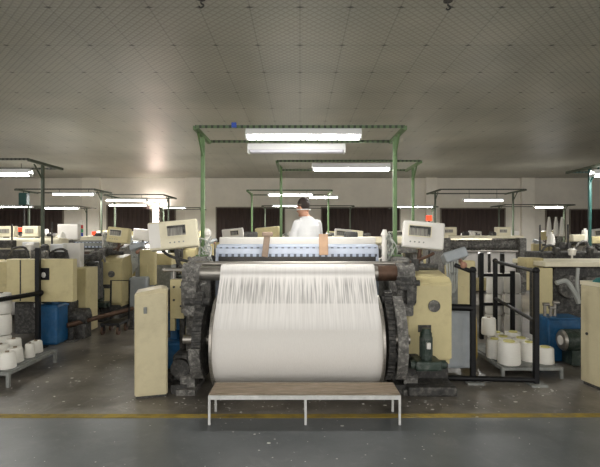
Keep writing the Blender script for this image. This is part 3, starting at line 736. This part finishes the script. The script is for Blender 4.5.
# blue tank
c0 = P(52.5,343,6.26); c0.z = 0
bt = thing('oil_tank', (c0.x,c0.y,0), 'blue tank below the cream cases, left of the aisle', 'tank')
MB().box((c0.x-.15,c0.y-.15,0),(c0.x+.15,c0.y+.15,.55), bev=.035).build('body', M['blue'], bt)
MB().box((c0.x-.155,c0.y-.155,.5),(c0.x+.155,c0.y+.155,.53), bev=.01).cyl((c0.x+.04,c0.y,.54),(c0.x+.04,c0.y,.585),.05).build('lid', M['blue'], bt)
MB().tube([(c0.x-.12,c0.y-.1,.5),(c0.x-.15,c0.y-.16,.54),(c0.x-.14,c0.y-.12,.57),(c0.x-.1,c0.y-.06,.54)], .018).build('filler_hose', M['hose'], bt, True)

# left guard rail
gr = thing('guard_rail', (P(38,348,GY(348)).x,GY(348),0), 'black guard rail post with a slanting rail, at the left edge', 'guard rail', 'black guard rails')
q = P(38,348,GY(348))
MB().box((q.x-.028,q.y-.028,0),(q.x+.028,q.y+.028,1.33), bev=.006).box((q.x-.09,q.y-.09,0),(q.x+.09,q.y+.09,.015)).build('post', M['black'], gr)
q2 = P(-40,330,3.9)
e = P(40,293,q.y)
for z in (0,): MB().cyl(e, (q.x-.35,q.y-1.9,e.z), .03).ball(e, .045).build('rail', M['black'], gr, True)
MB().box((q.x-.35-.035,q.y-1.9-.035,0),(q.x-.35+.035,q.y-1.9+.035,1.33), bev=.006).build('post', M['black'], gr)

# left yarn rack
def yarn(c, r, h, label, group, tilt=None, taper=.86, core='board'):
    g = thing('yarn_cone', c, label, 'yarn cone', group)
    w = MB(); c = Vector(c)
    w.loft([(c,r*.93,r*.93,None),(c+Vector((0,0,h*.06)),r,r,None),(c+Vector((0,0,h*.9)),r*taper,r*taper,None),(c+Vector((0,0,h)),r*taper*.9,r*taper*.9,None)])
    w.build('package', M['cone'], g, True, 50)
    MB().cyl(c+Vector((0,0,h)), c+Vector((0,0,h+.012)), r*(.22 if core == 'board' else .5), seg=14).build('core', M[core], g, True)
    if tilt: g.rotation_euler = tilt
    return g
def pallet(name, x0, x1, y0, y1, z, label, cat):
    g = thing(name, ((x0+x1)/2,(y0+y1)/2,0), label, cat)
    w = MB(); t = .03
    w.box((x0,y0,z-t),(x1,y0+t,z)); w.box((x0,y1-t,z-t),(x1,y1,z)); w.box((x0,y0+t,z-t),(x0+t,y1-t,z)); w.box((x1-t,y0+t,z-t),(x1,y1-t,z))
    w.build('frame', M['grey'], g)
    w = MB(); n = 7
    for k in range(n):
        x = x0+t+.02+(x1-x0-2*t-.12)*k/(n-1); w.box((x,y0+t*.5,z-.012),(x+.08,y1-t*.5,z))
    w.build('slat_deck', M['grey'], g)
    for x in (x0,x1-t):
        for y in (y0,y1-t): MB().box((x,y,0),(x+t,y+t,z-t)).build('leg', M['grey'], g)
    return g
pl = pallet('yarn_rack', -3.6, -2.86, 4.42, 5.3, .15, 'low grey metal rack of white yarn cones at the left edge', 'rack')
GLY = 'white yarn cones on the left rack'
for k, (x, y, r, h, lab) in enumerate([
   (-2.99,4.98,.055,.15,'small white yarn cone at the aisle side of the left rack'),
   (-3.04,5.18,.075,.13,'white yarn cone at the aisle corner of the left rack'),
   (-3.04,4.80,.085,.15,'white yarn cone second from the aisle on the left rack'),
   (-2.98,4.58,.085,.16,'white yarn cone at the front aisle corner of the left rack'),
   (-3.20,4.60,.10,.17,'front white yarn cone at the left edge of the picture'),
   (-3.24,4.86,.10,.17,'white yarn cone half cut by the left edge'),
   (-3.26,5.12,.09,.17,'white yarn cone deep on the left rack')]):
    yarn((x,y,.15), r, h, lab, GLY)
# tall stack of larger packages behind the rack
x, y = -3.74, 5.62
for k in range(3):
    yarn((x,y,.0+.262*k), .125, .25, ['bottom white yarn package of the column behind the left rack','middle white yarn package of the column behind the left rack','top white yarn package of the column behind the left rack'][k], 'stacked yarn packages at the left edge', taper=.96)

x = P(142,0,12.62).x
dr = thing('metal_drum', (x,12.62,0), 'grey metal drum standing far back in the left aisle', 'drum')
MB().cyl((x,12.62,0),(x,12.62,.88),.17,seg=26).cyl((x,12.62,.28),(x,12.62,.31),.178,seg=26).cyl((x,12.62,.58),(x,12.62,.61),.178,seg=26).build('body', M['grey'], dr, True)
MB().cyl((x,12.62,.88),(x,12.62,.9),.175,seg=26).build('lid', M['grey'], dr, True)
a, b = P(151,0,9.6).x, P(171,0,9.6).x
tc_ = thing('filler_cabinet', ((a+b)/2,9.8,0), 'added grey metal cabinet with cream top, behind the left control panel of the big loom', 'cabinet')  # cabinet added to hide the window's reflection on the floor
MB().box((a,9.6,.03),(b,10.0,.86), bev=.01).build('body', M['grey'], tc_)
MB().box((a+.02,9.59,.08),(b-.02,9.605,.82), bev=.004).build('door', M['grey'], tc_)
MB().box((a-.02,9.58,.86),(b+.02,10.02,1.1), bev=.02).build('top_case', M['cream'], tc_)
MB().box((a+.02,9.62,0),(b-.02,9.98,.03)).build('plinth', M['iron2'], tc_)
# beam trolley in the left aisle
tr = thing('hand_trolley', (P(114,0,6.9).x,6.9,0), 'small black hand trolley standing in the left aisle', 'trolley')
xa, xb = P(105,0,6.9).x, P(124,0,6.9).x
MB().box((xa,6.72,.14),(xb,7.12,.18), bev=.01).build('deck', M['black'], tr)
MB().tube([(xa,7.1,.18),(xa,7.12,.78),(xb,7.12,.78),(xb,7.1,.18)], .016, smooth=False).build('handle', M['black'], tr)
for x in (xa+.03, xb-.03):
    for y in (6.76,7.06):
        MB().cyl((x-.015,y,.06),(x+.015,y,.06),.06,seg=18).build('wheel', M['rust'], tr, True)
        MB().box((x-.022,y-.02,.06),(x+.022,y+.02,.14)).build('caster_fork', M['black'], tr)
a, b = P(68,327,6.35), P(133,308.5,7.25)
rb = thing('beam_bar', (a.x,a.y,0), 'brown bar lying on short stands across the left aisle', 'bar')
MB().cyl(a+Vector((-.02,0,.02)), b, .035).build('bar', M['rust'], rb, True)
for t in (.05,.985):
    p = a.lerp(b, t); MB().box((p.x-.03,p.y-.03,0),(p.x+.03,p.y+.03,p.z-.02)).box((p.x-.1,p.y-.1,0),(p.x+.1,p.y+.1,.02)).build('stand', M['iron2'], rb)

# ------------------------------------------------------------------ right side: guard rails, yarn pallet
g = thing('guard_rail', (2.0,4.55,0), 'black guard rail with a low bar, beside the cream drive cover', 'guard rail', 'black guard rails')
pA, pB, pC = Vector((1.755,4.57,0)), Vector((2.36,4.5,0)), Vector((2.69,6.2,0))
ZT = 1.165
for p, zt in ((pA,ZT),(pB,ZT),(pC,ZT)):
    MB().box((p.x-.025,p.y-.025,.0),(p.x+.025,p.y+.025,zt), bev=.006).ball((p.x,p.y,zt-.02),.036).build('post', M['black'], g)
    MB().box((p.x-.08,p.y-.08,0),(p.x+.08,p.y+.08,.02)).build('foot_plate', M['grey'], g)
MB().cyl((1.45,4.57,.05),(pB.x,pB.y,.05),.026).build('low_bar', M['black'], g, True)
MB().cyl((pB.x,pB.y,ZT-.03),(pC.x,pC.y,ZT-.03),.02).build('rail', M['black'], g, True)
MB().cyl((pB.x,pB.y,.63),(pC.x,pC.y,.63),.02).build('rail', M['black'], g, True)
MB().cyl((pA.x,pA.y,.76),(1.52,4.62,.76),.035).build('side_arm', M['black'], g, True)
MB().cyl((pA.x,pA.y,ZT-.04),(1.62,4.7,ZT+.02),.022).build('side_arm', M['black'], g, True)
g = thing('guard_rail', (2.9,6.9,0), 'black guard rail behind the yarn pallet, farther from the camera', 'guard rail', 'black guard rails')
pD, pE = Vector((2.62,6.5,0)), Vector((3.07,6.5,0))
for p, zt in ((pD,1.24),(pE,.98)):
    MB().box((p.x-.027,p.y-.027,0),(p.x+.027,p.y+.027,zt), bev=.006).build('post', M['black'], g)
MB().cyl((pD.x,pD.y,.92),(pE.x,pE.y,.92),.022).build('rail', M['black'], g, True)
MB().cyl((pD.x,pD.y,.5),(pE.x,pE.y,.5),.022).build('rail', M['black'], g, True)

pr = pallet('yarn_pallet', 2.1, 2.74, 4.68, 5.75, .12, 'low grey metal pallet of white yarn cones behind the black guard rail', 'pallet')
GR = 'white yarn cones on the right pallet'
for (px, py, Y, r, h, lab) in [
    (509,376,4.84,.118,.235,'large white yarn cone at the front of the right pallet, left of the black post'),
    (545,372,4.86,.092,.17,'white yarn cone standing alone right of the black post'),
    (529,373,4.95,.085,.2,'white yarn cone right behind the thick black post'),
    (494,367,5.06,.085,.21,'white yarn cone at the left rim of the right pallet'),
    (521,361,5.2,.10,.19,'white yarn cone in the second row, between the two black posts'),
    (503,361,5.28,.10,.19,'white yarn cone behind the large front cone'),
    (513,355,5.52,.10,.19,'white yarn cone at the back of the right pallet'),
    (496,356,5.5,.10,.19,'white yarn cone at the back left of the right pallet')]:
    x = P(px,0,Y).x
    yarn((max(x, 2.1+r),Y,.12), r, h, lab, GR, taper=.95, core='lid')
yarn((2.26,5.39,.31), .085, .2, 'white yarn cone sitting on top of the back cones', GR, taper=.95)
# large stacked packages further back
GRB = 'stacked yarn packages behind the right pallet'
for k, (px, Y, z, lab) in enumerate([(503,6.55,0,'lower left package of the yarn stack behind the guard rail'),(521,6.6,0,'lower right package of the yarn stack behind the guard rail'),
     (504,6.55,.312,'middle left package of the yarn stack behind the guard rail'),(521,6.6,.312,'middle right package of the yarn stack behind the guard rail'),
     (505,6.55,.624,'top left package of the yarn stack behind the guard rail'),(520,6.6,.624,'top right package of the yarn stack behind the guard rail')]):
    yarn((P(px,0,Y).x - (.0 if k%2 else .04),Y+.25,z), .125, .3, lab, GRB, taper=.94)
# yellowish sack against the rail
c = Vector((1.98,5.25,0))
sk = MB().loft([(c,.06,.05,None),(c+Vector((0,0,.1)),.09,.07,None),(c+Vector((.0,0,.5)),.08,.06,None),(c+Vector((.0,0,.72)),.05,.04,None),(c+Vector((0,0,.75)),.02,.02,None)]).build('yarn_bag', mat('yellow bag plastic', (186,160,84), .5, var=.2), None, True)
tag(sk, 'yellow bag standing behind the first black guard post', 'bag')

# ------------------------------------------------------------------ right near loom
rm = thing('dobby_loom', (4.2,6.3,0), 'loom with a flat cream table top at the right edge, above the blue tank', 'loom', LG)
pbox(534, 268, 553, 320, 5.75, .05, .01).build('end_panel', M['cream'], rm)
ob = pbox(526, 258, 544, 268, 6.1, .25, .015).build('feeder_box', M['cream_old'], rm)
MB().cyl(P(536,263,6.09), P(536,263,6.12), .032, seg=18).build('feeder_eye', mat('dark red rubber', (80,38,34), .5), ob, True)
a, b = P(545,267,5.8), P(680,262,5.8)
MB().box((a.x,5.8,a.z),(b.x,6.7,b.z), bev=.012).build('table_top', M['panel'], rm)
MB().box((P(556,0,5.9).x,5.95,.05),(P(680,0,5.9).x,6.6,a.z-.01), bev=.02).build('loom_body', M['iron2'], rm)
MB().box((P(585,0,5.9).x,5.87,.72),(P(640,0,5.9).x,5.96,.95), bev=.02).build('gear_case', M['iron'], rm)
MB().cyl((3.55,5.9,.82),(3.55,6.0,.82),.15,seg=26).build('hand_wheel', M['iron'], rm, True)
MB().tube([P(556,283,5.72),P(566,281,5.72),P(573,290,5.7),P(579,303,5.72)], .03).tube([P(578,268,5.78),P(577,285,5.76),P(579,303,5.74)], .022).build('air_hose', M['hose'], rm, True)
MB().box((P(550,0,6.0).x,6.0,1.0),(P(556,0,6.0).x,6.3,1.1)).build('hinge_arm', M['iron2'], rm)
clutter(rm, [('yarn_feeder',556,251,6.9,'feeder','iron2'),('yarn_feeder',572,252,6.8,'feeder','offwhite'),('yarn_feeder',590,250,6.9,'feeder','iron2'),('lever_arm',548,250,7.0,'arm','iron2'),
  ('lever_arm',582,246,7.1,'arm','iron'),('relay_box',563,246,7.3,'block','iron2'),('relay_box',596,240,7.5,'block','cream'),('relay_box',577,238,7.6,'block','panel'),('guide_rod',568,240,7.2,'rod','iron2'),
  ('guide_rod',540,240,7.4,'rod','iron2'),('yarn_cone_holder',551,240,7.4,'cone','cone'),('yarn_cone_holder',585,236,7.7,'cone','cone')])
pbox(540, 252, 640, 259, 6.95, .5, .02).build('feeder_rail', M['iron2'], rm)
# oil tank on the right with its motor
xa, xb = P(547,0,5.35).x, P(580,0,5.35).x
tk = thing('oil_tank', ((xa+xb)/2,5.5,0), 'blue boxy tank with pipes on its lid, before the right cabinet', 'tank')
MB().box((xa,5.32,.0),(xb,5.6,.5), bev=.02).build('body', M['blue'], tk)
MB().box((xa-.01,5.31,.5),(xb+.01,5.61,.52), bev=.004).build('lid', M['blue'], tk)
w = MB()
for px, z in ((547,.66),(553,.62),(557,.68)): x = P(px,0,5.4).x; w.cyl((x,5.45,.52),(x,5.45,z),.018).cyl((x-.02,5.45,z),(x+.05,5.45,z),.022)
w.build('pipe_set', M['steel'], tk, True)
c = P(567,340,5.2)
m = MB().cyl((c.x-.05,5.2,c.z),(c.x+.24,5.2,c.z),.125,seg=28).box((c.x,5.1,.02),(c.x+.2,5.3,c.z-.1)).build('pump_motor', M['motor'], tk, True)
MB().cyl((c.x-.075,5.2,c.z),(c.x-.05,5.2,c.z),.1,.12,seg=28).build('fan_cover', M['steel'], m, True)
MB().cyl((c.x-.082,5.2,c.z),(c.x-.074,5.2,c.z),.055,seg=20).build('badge', M['offwhite'], m, True)

# right cabinet
Yc = 4.56
rc = thing('control_cabinet', (2.84,4.56,0), 'cream floor cabinet at the right edge with things lying on top', 'cabinet', rz=.17)
w = MB().box((0,-.55,.03),(.5,0,1.0), bev=.014)
at(rc, w).build('body', M['cabinet'], rc)
at(rc, MB().box((.02,-.53,0),(.48,-.02,.04))).build('plinth', M['iron2'], rc)
w = MB().box((-.004,-.55,1.0),(.5,-.538,1.04)).box((-.004,-.012,1.0),(.5,0,1.04)).box((-.004,-.54,1.0),(.01,-.01,1.04))
at(rc, w).build('top_rim', M['panel'], rc)
at(rc, MB().cyl((-.012,-.09,.52),(.004,-.09,.52),.014,seg=12)).build('lock', M['iron2'], rc)
at(rc, MB().box((-.004,-.53,.06),(.002,-.02,.95), bev=.002)).build('side_panel', M['cabinet'], rc)
def bundle(name, loc, r, sc, m, lab, cat, seed):
    rnd = random.Random(seed); w = MB(); w.ball((0,0,0), r, sc, 20)
    for v in w.bm.verts: v.co *= 1+.18*math.sin(v.co.x*70+seed)+.1*rnd.random()
    zmin = min(v.co.z for v in w.bm.verts)
    for v in w.bm.verts: v.co += Vector((loc[0],loc[1],loc[2]-zmin))
    o = w.build(name, m, None, True, 179); return tag(o, lab, cat)
mw = world_of(rc)
bundle('cloth_bundle', mw @ Vector((.17,-.32,1.0)), .1, (1,1,.4), mat('pink red cloth', (196,84,92), .9), 'crumpled pink red cloth lying on the right cabinet', 'cloth', 1)
bundle('cloth_bundle', mw @ Vector((.14,-.12,1.0)), .08, (1,1,.4), mat('teal cloth', (52,120,116), .9), 'crumpled teal cloth behind the pink one on the right cabinet', 'cloth', 2)

# ------------------------------------------------------------------ signal towers, teal box, hanging yarn
def tower(px, Y, zb, lab, cols=('offwhite','red','greenp','bluedeep'), s=1.0):
    x = P(px,0,Y).x
    g = thing('signal_tower', (x,Y,0), lab, 'signal light')
    n = len(cols); h = .085*s
    MB().cyl((x,Y,0),(x,Y,zb),.018).cyl((x,Y,0),(x,Y,.02),.1).build('pole', M['iron2'], g, True)
    for k, c in enumerate(reversed(cols)):
        MB().cyl((x,Y,zb+h*k),(x,Y,zb+h*(k+1)-.006),.045*s,seg=18).build('lens', M[c], g, True)
    MB().cyl((x,Y,zb+h*n-.006),(x,Y,zb+h*n+.02),.04*s,.02*s).build('cap', M['offwhite'], g, True)
    return g
tower(81, 9.9, 1.47, 'signal tower of white, red, green and blue lights before the pilaster')
tower(20, 12.8, 1.6, 'small single red signal light before the curtain on the left', ('redlamp',), 1.3)
tower(94, 10.1, 1.5, 'small single red signal light right of the signal tower', ('redlamp',), 1.0)
tower(429, 8.9, 1.78, 'glowing orange red signal light behind the white control panel', ('redlamp',), 1.3)
c0 = P(24,199,9.6)
g = thing('hanging_box', (c0.x,9.6,0), 'teal box on a thin stand before the far left lamp', 'box')
MB().box((c0.x-.085,9.54,c0.z-.13),(c0.x+.085,9.66,c0.z+.13), bev=.015).build('box', M['teal'], g)
MB().cyl((c0.x,9.6,0),(c0.x,9.6,c0.z-.12),.018).cyl((c0.x,9.6,0),(c0.x,9.6,.02),.12).build('stand', M['iron2'], g, True)
for k, px in enumerate((549,556,562)):
    t = P(px,217,14.3)
    g = thing('yarn_hank', (t.x,14.3,0), ['white hank of yarn hanging leftmost before the far window','white hank of yarn hanging between two others before the far window','white hank of yarn hanging rightmost before the far window'][k], 'yarn hank', 'hanging yarn hanks')
    MB().loft([(t,.03,.03,None),(t-Vector((0,0,.2)),.06,.05,None),(t-Vector((0,0,.6)),.085,.07,None),(t-Vector((0,0,.62)),.06,.04,None)]).build('hank', M['cone'], g, True)
    MB().cyl((t.x,14.3,0),(t.x,14.3,t.z+.03),.015).cyl((t.x,14.3,0),(t.x,14.3,.02),.1).build('stand', M['iron2'], g, True)

# ceiling hooks
for px, py, lab in ((201,4,'dark hook hanging from the ceiling, left of the middle'),(448,6,'dark hook hanging from the ceiling, right of the middle')):
    Yh = (CEIL-.06-EYE)*F/(HY-py); x = P(px,0,Yh).x
    g = thing('ceiling_hook', (x,Yh,CEIL), lab, 'hook', 'ceiling hooks')
    MB().cyl((x,Yh,CEIL-.01),(x,Yh,CEIL),.05,seg=18).build('plate', M['iron2'], g, True)
    MB().tube([(x,Yh,CEIL-.01),(x,Yh,CEIL-.05),(x+.03,Yh,CEIL-.075),(x,Yh,CEIL-.1),(x-.02,Yh,CEIL-.085)], .009).build('hook', M['iron2'], g, True)

# lint lying on the floor
rnd = random.Random(11); w = MB()
for k in range(220):
    if rnd.random() < .55: x, y = rnd.gauss(0,1.5), rnd.uniform(2.6,4.2)
    else: x, y = rnd.uniform(-3.2,2.6), rnd.uniform(3.3,6.2)
    s = rnd.uniform(.002,.0055)*(1 if rnd.random() < .95 else 2)
    w.ball((x,y,s*.25), s, (rnd.uniform(.8,2),rnd.uniform(.6,1.2),.3), 6)
for k in range(170):
    x, y = rnd.choice(((rnd.gauss(1.35,.3),rnd.gauss(3.98,.07)),(rnd.gauss(-1.0,.35),rnd.gauss(4.0,.08)),(rnd.gauss(.1,.5),rnd.gauss(3.98,.09)),(rnd.gauss(-2.4,.3),rnd.gauss(5.0,.4)),(rnd.gauss(2.4,.3),rnd.gauss(4.3,.1))))
    if abs(y-3.74) < .06: continue
    s = rnd.uniform(.002,.009); w.ball((x,y,s*.2), s, (rnd.uniform(.8,2.4),rnd.uniform(.6,1.4),.3), 6)
tag(w.build('lint', M['lint']), 'white lint scraps scattered on the floor', 'lint', kind='stuff')

# ------------------------------------------------------------------ the man behind the loom
FB = .30
px_, py_ = .13, 6.13
fb = thing('footboard', (px_,6.12,0), 'low platform the man in the white shirt stands on', 'platform')
MB().box((px_-.6,5.97,FB-.03),(px_+.6,6.4,FB), bev=.005).build('deck', M['board'], fb)
for x in (px_-.57, px_+.53):
    for y in (5.99,6.34): MB().box((x,y,0),(x+.04,y+.04,FB-.03)).build('leg', M['steel'], fb)
man = thing('person', (px_,py_,FB), 'person in white short sleeved shirt standing behind the big loom, back turned', 'person', rz=.40)
mw = world_of(man)
def remesh(w, name, m, vox, sm=6, it=True):
    bm = w.bm; bmesh.ops.recalc_face_normals(bm, faces=bm.faces)
    me = bpy.data.meshes.new('tmp'); bm.to_mesh(me); bm.free()
    o = bpy.data.objects.new('tmp', me); COL.objects.link(o)
    r = o.modifiers.new('r','REMESH'); r.mode = 'VOXEL'; r.voxel_size = vox
    s = o.modifiers.new('s','SMOOTH'); s.iterations = sm; s.factor = .5
    dg = bpy.context.evaluated_depsgraph_get()
    me2 = bpy.data.meshes.new_from_object(o.evaluated_get(dg)); bpy.data.objects.remove(o)
    me2.name = name; me2.materials.clear(); me2.materials.append(m); me2.shade_smooth()
    ob = bpy.data.objects.new(name, me2); COL.objects.link(ob); ob.parent = man
    return ob
def limb(w, pts, rs, seg=14):
    for (a, b), (r, s) in zip(zip(pts, pts[1:]), zip(rs, rs[1:])):
        w.cyl(a, b, r, s, seg); w.ball(a, r*.99, seg=14); w.ball(b, s*.99, seg=14)
# local frame: +Y is the way he faces, feet at z = 0, height about 1.72
V = Vector
HR = Matrix.Rotation(.50,3,'Z') @ Matrix.Rotation(-.2,3,'X')   # head turned to his left and bent down
hip = {s: V((.09*s,0,.88)) for s in (-1,1)}; knee = {s: V((.095*s,.02,.48)) for s in (-1,1)}; ank = {s: V((.10*s,-.02,.08)) for s in (-1,1)}
sho = {s: V((.152*s,.07,1.35)) for s in (-1,1)}; elb = {s: V((.205*s,.13,1.09)) for s in (-1,1)}; wri = {s: V((.17*s,.36,1.06)) for s in (-1,1)}
nk, hd = V((0,.10,1.46)), V((-.03,.15,1.585))
TORSO = [((0,0,.84),.155,.10),((0,0,.93),.165,.11),((0,.01,1.05),.148,.10),((0,.03,1.2),.152,.105),((0,.06,1.32),.155,.105),((0,.08,1.385),.13,.085),((0,.09,1.43),.085,.065),((0,.095,1.465),.06,.055)]
w = MB()
w.loft([(c,a,b,None) for c,a,b in TORSO])
limb(w, [nk-V((0,.01,.06)), hd-V((0,.02,.05))], [.058,.054])
w.ball(hd, .1, (.85,.95,1.2), 24); w.ball(hd+HR@V((0,.03,-.06)), .065, (.85,.95,1), 18)
w.ball(hd+HR@V((0,.105,-.02)), .018, (.8,1,1.5)); w.ball(hd+HR@V((0,.085,-.062)), .02, (1.4,.6,.4)); w.ball(hd+HR@V((0,.075,-.10)), .025, (1.1,.8,.8))
for s in (-1,1):
    w.ball(hd+HR@V((.082*s,-.005,-.015)), .03, (.35,.75,1.1))
    limb(w, [hip[s],knee[s],ank[s]], [.085,.056,.040]); limb(w, [ank[s]-V((0,.03,.04)), ank[s]+V((.01*s,.17,-.05))], [.042,.032])
    limb(w, [sho[s],elb[s],wri[s]], [.05,.040,.029])
    d = (wri[s]-elb[s]).normalized(); d = (d + V((0,0,-.25))).normalized(); up = V((0,0,1)); sd = d.cross(up).normalized(); nn = sd.cross(d)
    pc = wri[s]+d*.05
    q = MB(); 
    w.loft([(wri[s]-d*.01,.028,.022,Matrix((sd,nn,d)).transposed()),(wri[s]+d*.03,.036,.018,Matrix((sd,nn,d)).transposed()),(wri[s]+d*.085,.040,.014,Matrix((sd,nn,d)).transposed())])
    for k, (off, ln) in enumerate(((-.030,.062),(-.010,.074),(.011,.070),(.030,.055))):
        b0 = wri[s]+d*.07+sd*off; b1 = b0+d*ln*.5+nn*-.006; b2 = b1+d*ln*.35-nn*.018; b3 = b2+d*ln*.18-nn*.018
        limb(w, [b0,b1,b2,b3], [.0095,.009,.008,.007], 10)
    ts = -s*(1 if sd.x > 0 else -1)
    t0 = wri[s]+d*.025+sd*.026*ts; t1 = t0+d*.03+sd*.024*ts-nn*.006; t2 = t1+d*.03+sd*.004*ts-nn*.01
    limb(w, [t0,t1,t2], [.013,.011,.009], 10)
body = remesh(w, 'body', M['skin'], .0065, 5)
# clothes
w = MB(); T2 = [((0,0,.80),.178,.125)]+[(c,a+.014+.006*(i>2),b+.016) for i,(c,a,b) in enumerate(TORSO[1:-1])]+[((0,.092,1.458),.068,.066)]
w.loft([(c,a,b,None) for c,a,b in T2])
for s in (-1,1): limb(w, [sho[s]-V((.006*s,0,.004)), sho[s].lerp(elb[s],.45), sho[s].lerp(elb[s],.82)], [.07,.064,.07])
shirt = remesh(w, 'shirt', M['shirt'], .012, 4)
w = MB()
w.loft([(V((0,0,.80)),.16,.115,None),(V((0,0,.86)),.172,.122,None),(V((0,0,.95)),.172,.118,None)])
for s in (-1,1): limb(w, [hip[s],knee[s],ank[s]+V((0,0,.02))], [.10,.072,.062])
remesh(w, 'trousers', M['trousers'], .012, 5)
for s in (-1,1):
    w = MB(); limb(w, [ank[s]-V((0,.03,.035)), ank[s]+V((.01*s,.19,-.045))], [.05,.04])
    for v in w.bm.verts: v.co.z = max(v.co.z, 0)
    bmesh.ops.transform(w.bm, matrix=mw, verts=w.bm.verts)
    w.build('shoe', M['black'], man, True)
w = MB()
w.ball(hd+HR@V((0,-.012,.028)), .105, (.82,1.0,1.08), 26)
geo = [v for v in w.bm.verts if v.co.z < hd.z-.075+max(0,(HR.transposed()@(v.co-hd)).y+.02)*1.3]
bmesh.ops.delete(w.bm, geom=geo, context='VERTS')
bmesh.ops.transform(w.bm, matrix=mw, verts=w.bm.verts)
o = w.build('hair', M['hair'], man, True, 179); sm = o.modifiers.new('thick','SOLIDIFY'); sm.thickness = .006; sm.offset = -1
w = MB(); rim = []
for k in range(25): a = 2*PI*k/24; rim.append(hd+HR@V((.085*math.cos(a), -.004+.098*math.sin(a), -.035+.02*math.sin(a))))
w.tube(rim, .007, 8, False); bmesh.ops.transform(w.bm, matrix=mw, verts=w.bm.verts)
st = w.build('mask_strap', M['white'], man, True, 179)
w = MB()
for s in (-1,1): w.ball(hd+HR@V((.032*s,.088,.005)), .012)
bmesh.ops.transform(w.bm, matrix=mw, verts=w.bm.verts); w.build('eyes', M['eye'], man, True, 179)

# ------------------------------------------------------------------ light and camera
wd = bpy.data.worlds.new('hall'); S.world = wd; wd.use_nodes = True
bg = wd.node_tree.nodes['Background']; bg.inputs[0].default_value = (1.0,.98,.95,1); bg.inputs[1].default_value = 1.6
# fill area lights added behind the camera, with no lamps built there
for x in (-4.6, 0, 4.6):
    area(x,.2,2.6,1.2,.2,20,(.5,0,0)); area(x,.2,2.72,1.2,.2,9 if x else 1,(PI-.2,0,0))
cam = bpy.data.cameras.new('camera'); co = bpy.data.objects.new('camera', cam); COL.objects.link(co)
wl = P(155,206,19.7); area(wl.x,19.7,wl.z,.9,.5,15,(PI-.5,0,0),(1,.88,.82))     # added area light inside the narrow window, brightens the ceiling as daylight spill
co.location = (0,0,EYE); co.rotation_euler = (PI/2,0,0)
cam.sensor_width = 36; cam.lens = 36*F/600; cam.shift_y = (HY-233.5)/600; cam.clip_end = 100
S.camera = co
S.view_settings.view_transform = 'Standard'; S.view_settings.look = 'None'; S.view_settings.gamma = 1; S.view_settings.use_curve_mapping = False
S.view_settings.exposure = .36
S.cycles.use_denoising = True
S.cycles.max_bounces = 6; S.cycles.transparent_max_bounces = 8
S.cycles.sample_clamp_indirect = 6
